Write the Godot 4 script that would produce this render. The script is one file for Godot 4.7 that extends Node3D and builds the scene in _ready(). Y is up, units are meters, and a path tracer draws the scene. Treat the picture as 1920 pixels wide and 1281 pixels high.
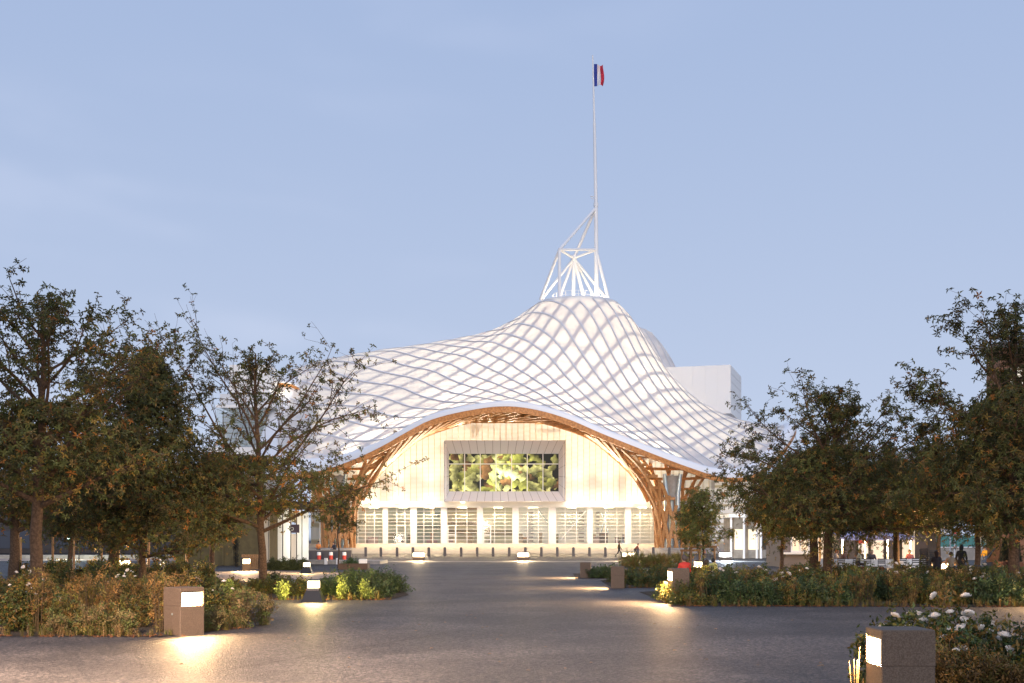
extends Node3D
# A museum with a lit, tent-like membrane roof behind a tree-lined square at dusk.
# y is up, units are metres; the photographer stands at the origin and looks along -z.

const EYE := 1.93

var M := {}
var names := {}
var T1 := {}

# ------------------------------------------------------------------ mesh builder
class Shape:
	var v := PackedVector3Array()
	var n := PackedVector3Array()
	var c := PackedColorArray()
	var u := PackedVector2Array()
	var ix := PackedInt32Array()
	var col := Color.WHITE

	func vert(p: Vector3, nn: Vector3, uv := Vector2.ZERO) -> int:
		v.append(p)
		n.append(nn)
		c.append(col)
		u.append(uv)
		return v.size() - 1

	func face(a: int, b: int, d: int) -> void:
		var g: Vector3 = (v[b] - v[a]).cross(v[d] - v[a])
		if g.dot(n[a] + n[b] + n[d]) > 0.0:
			ix.append_array(PackedInt32Array([a, d, b]))
		else:
			ix.append_array(PackedInt32Array([a, b, d]))

	# flat quad, corners counter-clockwise seen from outside
	func quad(a: Vector3, b: Vector3, d: Vector3, e: Vector3, ua := Vector2(0, 0), ub := Vector2(1, 0), ud := Vector2(1, 1), ue := Vector2(0, 1)) -> void:
		var g: Vector3 = (d - a).cross(e - b).normalized()
		var i := vert(a, g, ua)
		vert(b, g, ub)
		vert(d, g, ud)
		vert(e, g, ue)
		ix.append_array(PackedInt32Array([i, i + 2, i + 1, i, i + 3, i + 2]))

	func tri(a: Vector3, b: Vector3, d: Vector3) -> void:
		var g: Vector3 = (b - a).cross(d - a).normalized()
		var i := vert(a, g)
		vert(b, g)
		vert(d, g)
		ix.append_array(PackedInt32Array([i, i + 2, i + 1]))

	func box(at: Vector3, size: Vector3, b := Basis.IDENTITY) -> void:
		var h := size * 0.5
		var p := []
		for k in 8:
			p.append(at + b * Vector3(h.x if k & 1 else -h.x, h.y if k & 2 else -h.y, h.z if k & 4 else -h.z))
		quad(p[4], p[5], p[7], p[6])
		quad(p[1], p[0], p[2], p[3])
		quad(p[5], p[1], p[3], p[7])
		quad(p[0], p[4], p[6], p[2])
		quad(p[6], p[7], p[3], p[2])
		quad(p[0], p[1], p[5], p[4])

	# box with chamfered vertical and top edges
	func cbox(at: Vector3, size: Vector3, ch: float, b := Basis.IDENTITY) -> void:
		var h := size * 0.5
		var ring := [Vector2(h.x - ch, -h.z), Vector2(h.x, -h.z + ch), Vector2(h.x, h.z - ch), Vector2(h.x - ch, h.z), Vector2(-h.x + ch, h.z), Vector2(-h.x, h.z - ch), Vector2(-h.x, -h.z + ch), Vector2(-h.x + ch, -h.z)]
		var levels := [[-h.y, 0.0], [h.y - ch, 0.0], [h.y, ch]]
		var rows := []
		for l in levels:
			var row := []
			for q in ring:
				var s := Vector2((h.x - l[1]) / h.x, (h.z - l[1]) / h.z)
				row.append(at + b * Vector3(q.x * s.x, l[0], q.y * s.y))
			rows.append(row)
		for k in 2:
			for j in 8:
				var j2 := (j + 1) % 8
				quad(rows[k][j2], rows[k][j], rows[k + 1][j], rows[k + 1][j2])
		for j in range(1, 7):
			tri(rows[2][0], rows[2][j + 1], rows[2][j])
			tri(rows[0][0], rows[0][j], rows[0][j + 1])

	# straight bar between two points
	func bar(p: Vector3, q: Vector3, w: float, h: float, up := Vector3.UP) -> void:
		var z := (q - p).normalized()
		if absf(z.dot(up)) > 0.98:
			up = Vector3.RIGHT
		var x := up.cross(z).normalized()
		var y := z.cross(x)
		box((p + q) * 0.5, Vector3(w, h, p.distance_to(q)), Basis(x, y, z))

	func tube(pts: Array, radii: Array, sides := 6, cap := true) -> void:
		var base := v.size()
		var side := Vector3.ZERO
		for i in pts.size():
			var d: Vector3 = (pts[mini(i + 1, pts.size() - 1)] - pts[maxi(i - 1, 0)]).normalized()
			if side == Vector3.ZERO:
				side = d.cross(Vector3.UP if absf(d.y) < 0.9 else Vector3.RIGHT).normalized()
			side = (side - d * side.dot(d)).normalized()
			var other := d.cross(side)
			for k in sides:
				var a := TAU * k / sides
				var o := side * cos(a) + other * sin(a)
				vert(pts[i] + o * radii[i], o, Vector2(float(k) / sides, i))
		for i in pts.size() - 1:
			for k in sides:
				var k2 := (k + 1) % sides
				var a := base + i * sides + k
				var b := base + i * sides + k2
				face(a, b, b + sides)
				face(a, b + sides, a + sides)
		if cap:
			for e in [0, pts.size() - 1]:
				var d: Vector3 = (pts[1] - pts[0]).normalized() * -1.0 if e == 0 else (pts[e] - pts[e - 1]).normalized()
				var m := vert(pts[e], d)
				var first := v.size()
				for k in sides:
					vert(v[base + e * sides + k], d)
				for k in sides:
					face(m, first + k, first + (k + 1) % sides)

	func rod(p: Vector3, q: Vector3, r: float, r2 := -1.0, sides := 8) -> void:
		tube([p, q], [r, r2 if r2 >= 0.0 else r], sides)

	# profile of (radius, height) turned round the y axis
	func lathe(at: Vector3, prof: Array, sides := 16, hard := true) -> void:
		for i in prof.size() - 1:
			var a: Vector2 = prof[i]
			var b: Vector2 = prof[i + 1]
			var d := (b - a).normalized()
			var base := v.size()
			for k in sides + 1:
				var t := TAU * k / sides
				var o := Vector3(cos(t), 0, sin(t))
				var nn := (o * d.y - Vector3.UP * d.x).normalized()
				vert(at + o * a.x + Vector3.UP * a.y, nn, Vector2(float(k) / sides, a.y))
				vert(at + o * b.x + Vector3.UP * b.y, nn, Vector2(float(k) / sides, b.y))
			for k in sides:
				var q := base + k * 2
				if a.x > 1e-4:
					face(q, q + 2, q + 1)
				if b.x > 1e-4:
					face(q + 1, q + 2, q + 3)

	func ball(at: Vector3, r: Vector3, rings := 6, sides := 10) -> void:
		var base := v.size()
		for i in rings + 1:
			var f := PI * i / rings
			for k in sides:
				var t := TAU * k / sides
				var d := Vector3(sin(f) * cos(t), cos(f), sin(f) * sin(t))
				vert(at + d * r, (d / r).normalized())
		for i in rings:
			for k in sides:
				var k2 := (k + 1) % sides
				var a := base + i * sides + k
				var b := base + i * sides + k2
				if i > 0:
					face(a, b, b + sides)
				if i < rings - 1 or i == 0:
					face(a, b + sides, a + sides)

	# a strip of rectangular section along points, each with its own up vector
	func beam(pts: Array, ups: Array, w: float, h: float) -> void:
		var rows := []
		for i in pts.size():
			var d: Vector3 = (pts[mini(i + 1, pts.size() - 1)] - pts[maxi(i - 1, 0)]).normalized()
			var up: Vector3 = (ups[i] - d * d.dot(ups[i])).normalized()
			var x := d.cross(up).normalized() * w * 0.5
			up *= h * 0.5
			rows.append([pts[i] - x - up, pts[i] + x - up, pts[i] + x + up, pts[i] - x + up])
		for i in pts.size() - 1:
			for k in 4:
				var k2 := (k + 1) % 4
				quad(rows[i][k2], rows[i][k], rows[i + 1][k], rows[i + 1][k2])
		var a: Array = rows[0]
		var b: Array = rows[-1]
		quad(a[0], a[1], a[2], a[3])
		quad(b[1], b[0], b[3], b[2])

	func mesh() -> ArrayMesh:
		var m := ArrayMesh.new()
		if v.is_empty():
			return m
		var arr := []
		arr.resize(Mesh.ARRAY_MAX)
		arr[Mesh.ARRAY_VERTEX] = v
		arr[Mesh.ARRAY_NORMAL] = n
		arr[Mesh.ARRAY_COLOR] = c
		arr[Mesh.ARRAY_TEX_UV] = u
		arr[Mesh.ARRAY_INDEX] = ix
		m.add_surface_from_arrays(Mesh.PRIMITIVE_TRIANGLES, arr)
		return m

# ------------------------------------------------------------------ objects
func numbered(called: String) -> String:
	var k: int = names.get(called, 0)
	names[called] = k + 1
	return called if k == 0 else "%s_%03d" % [called, k]

func tag(o: Node, label: String, category := "", group := "", kind := "") -> Node:
	if label:
		o.set_meta("label", label)
	if category:
		o.set_meta("category", category)
	if group:
		o.set_meta("group", group)
	if kind:
		o.set_meta("kind", kind)
	return o

func thing(called: String, label: String, category: String, at := Vector3.ZERO, turn := 0.0, group := "") -> Node3D:
	var o := Node3D.new()
	o.name = numbered(called)
	add_child(o)
	o.position = at
	o.rotation.y = turn
	tag(o, label, category, group)
	return o

func put(called: String, m: Mesh, mat: Material, parent: Node = null) -> MeshInstance3D:
	var o := MeshInstance3D.new()
	o.name = called if parent else numbered(called)
	o.mesh = m
	o.material_override = mat
	(parent if parent else self).add_child(o, true)
	return o

func setting(called: String, m: Mesh, mat: Material) -> MeshInstance3D:
	var o := put(called, m, mat)
	o.set_meta("kind", "structure")
	return o

func copy(src: Node3D, at: Vector3, turn: float, label := "") -> Node3D:
	var o: Node3D = src.duplicate()
	o.name = numbered(str(src.name).rstrip("0123456789_"))
	add_child(o)
	o.position = at
	o.rotation.y = turn
	if label:
		o.set_meta("label", label)
	return o

func many(called: String, m: Mesh, mat: Material, where: Array, tints: Array, parent: Node = null, stuff := true) -> MultiMeshInstance3D:
	var mm := MultiMesh.new()
	mm.transform_format = MultiMesh.TRANSFORM_3D
	mm.use_colors = true
	mm.mesh = m
	mm.instance_count = where.size()
	for i in where.size():
		mm.set_instance_transform(i, where[i])
		mm.set_instance_color(i, tints[i])
	var o := MultiMeshInstance3D.new()
	o.name = called if parent else numbered(called)
	o.multimesh = mm
	o.material_override = mat
	(parent if parent else self).add_child(o, true)
	if stuff:
		o.set_meta("kind", "stuff")
	return o

func rng_of(s: int) -> RandomNumberGenerator:
	var r := RandomNumberGenerator.new()
	r.seed = s
	return r

# ------------------------------------------------------------------ materials
func lin(r: float, g: float, b: float) -> Color:
	return Color(r, g, b).linear_to_srgb()

func mat(r: float, g: float, b: float, rough := 0.7, metal := 0.0) -> StandardMaterial3D:
	var m := StandardMaterial3D.new()
	m.albedo_color = lin(r, g, b)
	m.roughness = rough
	m.metallic = metal
	return m

func noise_tex(freq: float, octaves: int, a: Color, b: Color, lo := 0.25, hi := 0.75, size := 512, type := FastNoiseLite.TYPE_SIMPLEX_SMOOTH, seed_ := 1) -> NoiseTexture2D:
	var f := FastNoiseLite.new()
	f.noise_type = type
	f.frequency = freq
	f.fractal_octaves = octaves
	f.seed = seed_
	var g := Gradient.new()
	g.offsets = PackedFloat32Array([lo, hi])
	g.colors = PackedColorArray([a, b])
	var t := NoiseTexture2D.new()
	t.width = size
	t.height = size
	t.seamless = true
	t.noise = f
	t.color_ramp = g
	return t

# tiled in metres on all sides, from world position
func tiled(m: StandardMaterial3D, tex: Texture2D, metres: float, bump: Texture2D = null, relief := 0.0) -> StandardMaterial3D:
	m.albedo_texture = tex
	m.uv1_triplanar = true
	m.uv1_world_triplanar = true
	m.uv1_scale = Vector3.ONE / metres
	if bump:
		m.heightmap_enabled = true
		m.heightmap_texture = bump
		m.heightmap_scale = relief
	return m

func glass(r: float, g: float, b: float, a: float) -> StandardMaterial3D:
	var m := mat(r, g, b, 0.05)
	m.transparency = BaseMaterial3D.TRANSPARENCY_ALPHA
	m.albedo_color.a = a
	return m

func glow(r: float, g: float, b: float, e: float) -> StandardMaterial3D:
	var m := mat(0.8, 0.78, 0.7, 0.4)
	m.emission_enabled = true
	m.emission = lin(r, g, b)
	m.emission_energy_multiplier = e
	return m

func make_materials() -> void:
	var grit := noise_tex(0.17, 3, lin(0.2, 0.2, 0.21), lin(1.0, 0.99, 0.97), 0.36, 0.68, 1024, FastNoiseLite.TYPE_VALUE, 3)
	var grit_bump := noise_tex(0.33, 2, Color.BLACK, Color.WHITE, 0.2, 0.8, 1024, FastNoiseLite.TYPE_VALUE, 3)
	var worn := noise_tex(0.012, 5, lin(0.78, 0.77, 0.77), lin(1, 1, 1), 0.3, 0.7, 512, FastNoiseLite.TYPE_SIMPLEX_SMOOTH, 9)
	M.asphalt = tiled(mat(0.116, 0.104, 0.1, 0.6), grit, 6.5, grit_bump, 1.6)
	M.asphalt.detail_enabled = true
	M.asphalt.detail_albedo = noise_tex(0.011, 6, lin(0.55, 0.54, 0.54), lin(1, 1, 1), 0.3, 0.66, 512, FastNoiseLite.TYPE_SIMPLEX_SMOOTH, 33)
	M.asphalt.detail_blend_mode = BaseMaterial3D.BLEND_MODE_MUL
	M.asphalt.detail_uv_layer = BaseMaterial3D.DETAIL_UV_2
	M.asphalt.uv2_triplanar = true
	M.asphalt.uv2_world_triplanar = true
	M.asphalt.uv2_scale = Vector3.ONE / 23.0
	M.concrete = tiled(mat(0.36, 0.33, 0.29, 0.75), worn, 6.0)
	M.pink_paving = tiled(mat(0.34, 0.25, 0.21, 0.75), worn, 3.0, grit_bump, 0.3)
	M.soil = tiled(mat(0.055, 0.038, 0.025, 0.95), worn, 1.3, grit_bump, 3.0)
	M.white = mat(0.8, 0.79, 0.77, 0.45)
	M.white_metal = mat(0.78, 0.78, 0.79, 0.35)
	M.membrane = mat(0.8, 0.8, 0.8, 0.55)
	M.membrane.backlight_enabled = true
	M.membrane.backlight = lin(0.72, 0.71, 0.68)
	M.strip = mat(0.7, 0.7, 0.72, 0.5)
	M.eave = mat(0.82, 0.83, 0.85, 0.4)
	var grain := noise_tex(0.02, 4, lin(0.66, 0.6, 0.52), lin(1, 1, 1), 0.3, 0.7, 512, FastNoiseLite.TYPE_SIMPLEX_SMOOTH, 5)
	M.wood = tiled(mat(0.5, 0.25, 0.095, 0.55), grain, 2.5)
	M.fascia = tiled(mat(0.62, 0.27, 0.08, 0.5), grain, 4.0)
	M.panel = mat(0.77, 0.79, 0.82, 0.5)
	var lines := Image.create(8, 64, false, Image.FORMAT_RGB8)
	lines.fill(Color(1, 1, 1))
	for k in 8:
		lines.fill_rect(Rect2i(0, k * 8, 8, 2), Color(0.82, 0.78, 0.68))
	T1.lines = ImageTexture.create_from_image(lines)
	M.panel.albedo_texture = T1.lines
	M.panel.backlight_enabled = true
	M.panel.backlight = lin(0.6, 0.62, 0.64)
	M.ochre = mat(0.6, 0.49, 0.28, 0.5)
	M.grey_panel = mat(0.63, 0.645, 0.67, 0.5)
	M.dark_joint = mat(0.12, 0.12, 0.13, 0.7)
	M.glass = glass(0.75, 0.85, 0.82, 0.08)
	M.green_glass = glass(0.4, 0.5, 0.48, 0.2)
	M.steel = mat(0.55, 0.62, 0.62, 0.3, 0.7)
	M.bollard = mat(0.055, 0.048, 0.055, 0.5)
	M.dark_metal = mat(0.03, 0.03, 0.033, 0.4, 0.6)
	M.black = mat(0.018, 0.018, 0.02, 0.45)
	M.stone = tiled(mat(0.13, 0.095, 0.07, 0.65), noise_tex(0.2, 3, lin(0.55, 0.5, 0.45), lin(1, 1, 1), 0.25, 0.75, 512, FastNoiseLite.TYPE_VALUE, 12), 1.0, grit_bump, 0.25)
	M.corten = tiled(mat(0.2, 0.075, 0.035, 0.85), worn, 0.8, grit_bump, 0.3)
	M.lamp = glow(1.0, 0.8, 0.5, 6.0)
	M.lamp_white = glow(0.9, 0.95, 1.0, 5.0)
	M.bark = tiled(mat(0.14, 0.085, 0.05, 0.9), noise_tex(0.03, 4, lin(0.5, 0.48, 0.45), lin(1, 1, 1), 0.3, 0.7, 256, FastNoiseLite.TYPE_SIMPLEX_SMOOTH, 21), 0.7, grit_bump, 1.2)
	var leaf := StandardMaterial3D.new()
	leaf.vertex_color_use_as_albedo = true
	leaf.roughness = 0.6
	leaf.backlight_enabled = true
	leaf.backlight = lin(0.5, 0.5, 0.3)
	M.leaf = leaf
	var tint := StandardMaterial3D.new()
	tint.vertex_color_use_as_albedo = true
	tint.roughness = 0.75
	M.tint = tint
	var petal := StandardMaterial3D.new()
	petal.vertex_color_use_as_albedo = true
	petal.roughness = 0.6
	petal.backlight_enabled = true
	petal.backlight = lin(0.4, 0.4, 0.4)
	M.petal = petal
	T1.lit_panel = mat(0.8, 0.8, 0.78, 0.5)
	T1.lit_panel.backlight_enabled = true
	T1.lit_panel.backlight = lin(1, 1, 0.97)
	M.olive = tiled(mat(0.13, 0.1, 0.04, 0.8), worn, 5.0)
	M.brown = mat(0.09, 0.05, 0.03, 0.7)
	M.cloth = mat(0.8, 0.79, 0.76, 0.85)
	M.timber = tiled(mat(0.42, 0.24, 0.11, 0.7), grain, 1.0)
	M.brick = tiled(mat(0.22, 0.11, 0.065, 0.85), worn, 2.0)
	M.lilac = mat(0.42, 0.4, 0.58, 0.8)
	M.red = mat(0.55, 0.05, 0.035, 0.5)
	M.teal = mat(0.06, 0.22, 0.2, 0.6)
	M.facade_dark = tiled(mat(0.05, 0.042, 0.04, 0.8), worn, 7.0)

# ------------------------------------------------------------------ the place
func _ready() -> void:
	var cam := Camera3D.new()
	cam.name = "camera"
	cam.projection = Camera3D.PROJECTION_FRUSTUM
	cam.near = 0.1
	cam.far = 1500.0
	cam.size = 0.1 * 1281.0 / 2280.0
	cam.frustum_offset = Vector2(0, 0.1 * 372.5 / 2280.0)
	cam.position = Vector3(0, EYE, 0)
	cam.current = true
	add_child(cam)

	var env := Environment.new()
	env.background_mode = Environment.BG_SKY
	env.tonemap_mode = Environment.TONE_MAPPER_LINEAR
	env.tonemap_exposure = 1.16
	env.sdfgi_enabled = true
	env.ssao_enabled = true
	env.ssil_enabled = true
	var sky := Sky.new()
	var sm := ProceduralSkyMaterial.new()
	sm.sky_top_color = Color(0.565, 0.65, 0.80)
	sm.sky_horizon_color = Color(0.745, 0.79, 0.872)
	sm.sky_curve = 0.22
	sm.ground_horizon_color = Color(0.2, 0.19, 0.19)
	sm.ground_bottom_color = Color(0.1, 0.1, 0.1)
	sm.sky_cover = clouds()
	sm.sky_cover_modulate = Color(1, 1, 1, 0.75)
	sky.sky_material = sm
	env.sky = sky
	var we := WorldEnvironment.new()
	we.name = "world_environment"
	we.environment = env
	add_child(we)

	# the afterglow of the sun, low behind the photographer and very soft
	var sun := DirectionalLight3D.new()
	sun.name = "afterglow"
	sun.light_energy = 0.42
	sun.light_color = Color(1.0, 0.95, 0.93)
	sun.light_angular_distance = 40.0
	sun.shadow_enabled = true
	sun.sky_mode = DirectionalLight3D.SKY_MODE_LIGHT_ONLY
	sun.rotation_degrees = Vector3(-24, 12, 0)
	add_child(sun)

	make_materials()
	ground()
	museum()
	planting()
	trees()
	lamps()
	left_side()
	right_side()
	people()

func clouds() -> ImageTexture:
	# thin veils of cloud, drawn out along one direction, over the whole upper sky
	var w := 1024
	var h := 512
	var im := Image.create(w, h, false, Image.FORMAT_RGBAF)
	var f := FastNoiseLite.new()
	f.seed = 4
	f.frequency = 1.0
	f.fractal_octaves = 5
	var g := FastNoiseLite.new()
	g.seed = 8
	g.frequency = 1.0
	g.fractal_octaves = 2
	for y in h / 2:
		var el := PI * (0.5 - (y + 0.5) / h)
		for x in w:
			var az := TAU * (x + 0.5) / w
			var d := Vector3(cos(az) * cos(el), sin(el), sin(az) * cos(el))
			var s := Vector3(d.x * 5.0 + d.y * 4.0, d.y * 15.0 + d.x * 5.0, d.z * 3.0)
			var a := smoothstep(-0.05, 0.6, f.get_noise_3dv(s * 1.1))
			var b := smoothstep(-0.3, 0.5, g.get_noise_3dv(s * 0.4 + Vector3(0, 0.6, 0)))
			var band := exp(-pow((d.y - 0.315 + 0.34 * (d.x + 0.14)) / 0.05, 2.0)) * smoothstep(0.12, -0.06, d.x) * smoothstep(-0.9, -0.3, d.x)
			var t := (a * b * 0.3 + band * (0.25 + 0.8 * a)) * smoothstep(0.0, 0.12, d.y)
			im.set_pixel(x, y, Color(0.2, 0.17, 0.15, t))
	return ImageTexture.create_from_image(im)

func gy(z: float) -> float:
	# the forecourt rises gently to the doors
	return 1.43 * clampf((-146.0 - z) / 17.0, 0.0, 1.0)

# centre line of a thing seen at column u, at distance d
func gx(u: float, d: float) -> float:
	return (u - 960.0) / 2280.0 * d

func hy(v: float, d: float) -> float:
	return EYE - (v - 1013.0) / 2280.0 * d

func sheet(pts: Array, y: float, uv := 1.0) -> ArrayMesh:
	var s := Shape.new()
	var poly := PackedVector2Array(pts)
	var tr := Geometry2D.triangulate_polygon(poly)
	for p in poly:
		s.vert(Vector3(p.x, y, p.y), Vector3.UP, p * uv)
	for k in tr.size() / 3:
		s.face(tr[k * 3], tr[k * 3 + 1], tr[k * 3 + 2])
	return s.mesh()

func ground() -> void:
	var s := Shape.new()
	# one sheet to the horizon; flat square, gentle ramp up to the museum
	var zs := [60.0, 0.0, -20.0, -60.0, -110.0, -146.0, -151.0, -157.0, -163.0, -240.0, -1200.0]
	for z in zs:
		for x in [-900.0, -60.0, 60.0, 900.0]:
			s.vert(Vector3(x, gy(z), z), Vector3.UP)
	for i in zs.size() - 1:
		for k in 3:
			var a := i * 4 + k
			s.face(a, a + 1, a + 5)
			s.face(a, a + 5, a + 4)
	setting("ground", s.mesh(), M.asphalt)
	# pale paving on the ramp before the doors
	s = Shape.new()
	var pz := [-149.0, -153.0, -157.0, -163.0, -200.0]
	for z in pz:
		for x in [-31.0, 46.0]:
			s.vert(Vector3(x, gy(z) + 0.02, z), Vector3.UP)
	for i in pz.size() - 1:
		s.face(i * 2, i * 2 + 1, i * 2 + 3)
		s.face(i * 2, i * 2 + 3, i * 2 + 2)
	setting("forecourt_paving", s.mesh(), M.concrete)
	setting("painted_lamp_pool", sheet([Vector2(-14, -107.6), Vector2(24, -108.6), Vector2(24, -111.0), Vector2(-14, -110.4)], 0.006), M.concrete)  # pale strip paints the light pool before the plaza lamps
	# seams where the asphalt was laid in lanes
	s = Shape.new()
	var r := rng_of(5)
	var lines := [[Vector2(-4.6, -17.2), Vector2(1.0, -31.0)], [Vector2(1.0, -31.0), Vector2(2.2, -34.5)]]
	for l in lines:
		var a: Vector2 = l[0]
		var b: Vector2 = l[1]
		var prev := Vector3.ZERO
		for k in 41:
			var p := a.lerp(b, k / 40.0) + Vector2(r.randf_range(-0.02, 0.02), 0)
			var q := Vector3(p.x, 0.004, p.y)
			if k:
				var w := Vector3(r.randf_range(0.005, 0.014), 0, 0)
				s.quad(prev - w, prev + w, q + w, q - w)
			prev = q
	setting("asphalt_seam", s.mesh(), mat(0.03, 0.027, 0.026, 0.8))
	# brick-pink path behind the left planting
	setting("pink_path", sheet([Vector2(-18, -60), Vector2(-9.5, -60), Vector2(-9, -72), Vector2(-18, -72)], 0.006), M.pink_paving)

# ------------------------------------------------------------------ the museum
const PEAK := Vector2(10.2, -190.0)
const RING := 6.4
const TOP := 38.8
# height that the roof tends to, smoothed round the edge
const SKIRT := [[0.0, 15.5], [30.0, 14.6], [60.0, 13.8], [90.0, 14.3], [110.0, 15.6], [135.0, 18.5], [155.0, 23.5], [180.0, 27.5], [205.0, 22.0], [240.0, 15.5], [270.0, 13.0], [300.0, 12.5], [330.0, 13.5]]
const BANK := -163.0
# direction from the peak (degrees, 0 = right, 90 = towards the square), distance and height of the roof's edge
const EDGE := [[0.0, 30.5, 18.5], [17.0, 33.0, 18.8], [30.0, 34.5, 17.3], [45.0, 36.0, 13.2], [56.0, 37.4, 10.4], [63.2, 36.96, 10.2], [70.3, 37.2, 11.2], [77.2, 37.9, 12.5], [83.2, 38.3, 13.9], [88.9, 38.5, 15.35], [94.4, 39.1, 16.9], [99.8, 40.1, 18.0], [104.7, 41.35, 18.45], [109.7, 42.2, 18.2], [117.7, 43.5, 16.96], [121.4, 45.1, 15.3], [124.6, 46.2, 13.8], [129.3, 47.8, 12.06], [134.4, 49.7, 10.8], [141.8, 53.0, 10.5], [151.0, 51.0, 14.5], [160.8, 46.0, 23.6], [170.0, 46.0, 26.5], [180.0, 47.0, 27.0], [200.0, 48.0, 20.0], [220.0, 50.0, 12.0], [260.0, 42.0, 17.0], [300.0, 45.0, 11.0], [330.0, 36.0, 16.0], [350.0, 31.0, 18.3]]
const HAT := [[0.0, 1.0], [0.1, 0.865], [0.25, 0.6], [0.4, 0.385], [0.6, 0.2], [0.8, 0.085], [1.0, 0.0]]
const SHOULDER := [[0.0, 1.0], [0.05, 0.87], [0.13, 0.7], [0.21, 0.59], [0.36, 0.48], [0.49, 0.4], [0.61, 0.34], [0.83, 0.19], [1.0, 0.0]]

func table(t: Array, x: float, k: int, period := 0.0) -> float:
	var n := t.size()
	var i := 0
	while i < n - 1 and t[i + 1][0] <= x:
		i += 1
	var get_x := func(j: int) -> float:
		if period > 0.0:
			return t[posmod(j, n)][0] + period * floorf(float(j) / n)
		return t[clampi(j, 0, n - 1)][0]
	var get_y := func(j: int) -> float: return t[posmod(j, n) if period > 0.0 else clampi(j, 0, n - 1)][k]
	var x0: float = get_x.call(i)
	var x1: float = get_x.call(i + 1)
	if x1 <= x0:
		return get_y.call(i)
	var y0: float = get_y.call(i)
	var y1: float = get_y.call(i + 1)
	var m0: float = (y1 - get_y.call(i - 1)) / maxf(x1 - get_x.call(i - 1), 1e-5)
	var m1: float = (get_y.call(i + 2) - y0) / maxf(get_x.call(i + 2) - x0, 1e-5)
	var w := x1 - x0
	var f := (x - x0) / w
	var f2 := f * f
	var f3 := f2 * f
	return (2 * f3 - 3 * f2 + 1) * y0 + (f3 - 2 * f2 + f) * w * m0 + (-2 * f3 + 3 * f2) * y1 + (f3 - f2) * w * m1

var edge_r := PackedFloat32Array()
var edge_h := PackedFloat32Array()
var skirt_h := PackedFloat32Array()
var hat_t := PackedFloat32Array()
var shoulder_t := PackedFloat32Array()

func roof_tables() -> void:
	for k in 721:
		edge_r.append(table(EDGE, fmod(k * 0.5, 360.0), 1, 360.0))
		edge_h.append(table(EDGE, fmod(k * 0.5, 360.0), 2, 360.0))
		skirt_h.append(table(SKIRT, fmod(k * 0.5, 360.0), 1, 360.0))
	for k in 201:
		hat_t.append(table(HAT, k / 200.0, 1))
		shoulder_t.append(table(SHOULDER, k / 200.0, 1))

func read(a: PackedFloat32Array, x: float) -> float:
	var i := clampi(int(x), 0, a.size() - 2)
	return lerpf(a[i], a[i + 1], clampf(x - i, 0.0, 1.0))

func roof_r(phi: float) -> float:
	return read(edge_r, fposmod(rad_to_deg(phi), 360.0) * 2.0)

func roof_at(phi: float, t: float) -> float:
	var deg := fposmod(rad_to_deg(phi), 360.0)
	var e := read(edge_h, deg * 2.0)
	var base := read(skirt_h, deg * 2.0)
	var w := smoothstep(95.0, 170.0, deg) * (1.0 - smoothstep(195.0, 250.0, deg))
	var g := lerpf(read(hat_t, t * 200.0), read(shoulder_t, t * 200.0), w)
	var h := base + (TOP - base) * g + (e - base) * pow(t, 2.2)
	# the membrane is lifted where the rear gallery passes under it
	var r := RING + (roof_r(phi) - RING) * t
	var p := Vector2(cos(phi), sin(phi)) * r - Vector2(13.5, -14.0)
	h += 12.0 * exp(-p.length_squared() / 56.0) * smoothstep(0.0, 0.25, t)
	return h

func roof_xz(x: float, z: float) -> float:
	var q := Vector2(x, z) - PEAK
	var phi := q.angle()
	var t := (q.length() - RING) / (roof_r(phi) - RING)
	return roof_at(phi, clampf(t, 0.0, 1.0))

func roof_pt(phi: float, t: float, up := 0.0) -> Vector3:
	var r := RING + (roof_r(phi) - RING) * t
	return Vector3(PEAK.x + cos(phi) * r, roof_at(phi, t) + up, PEAK.y + sin(phi) * r)

func roof_normal(x: float, z: float) -> Vector3:
	var e := 0.4
	return Vector3(roof_xz(x - e, z) - roof_xz(x + e, z), 2 * e, roof_xz(x, z - e) - roof_xz(x, z + e)).normalized()

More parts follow.
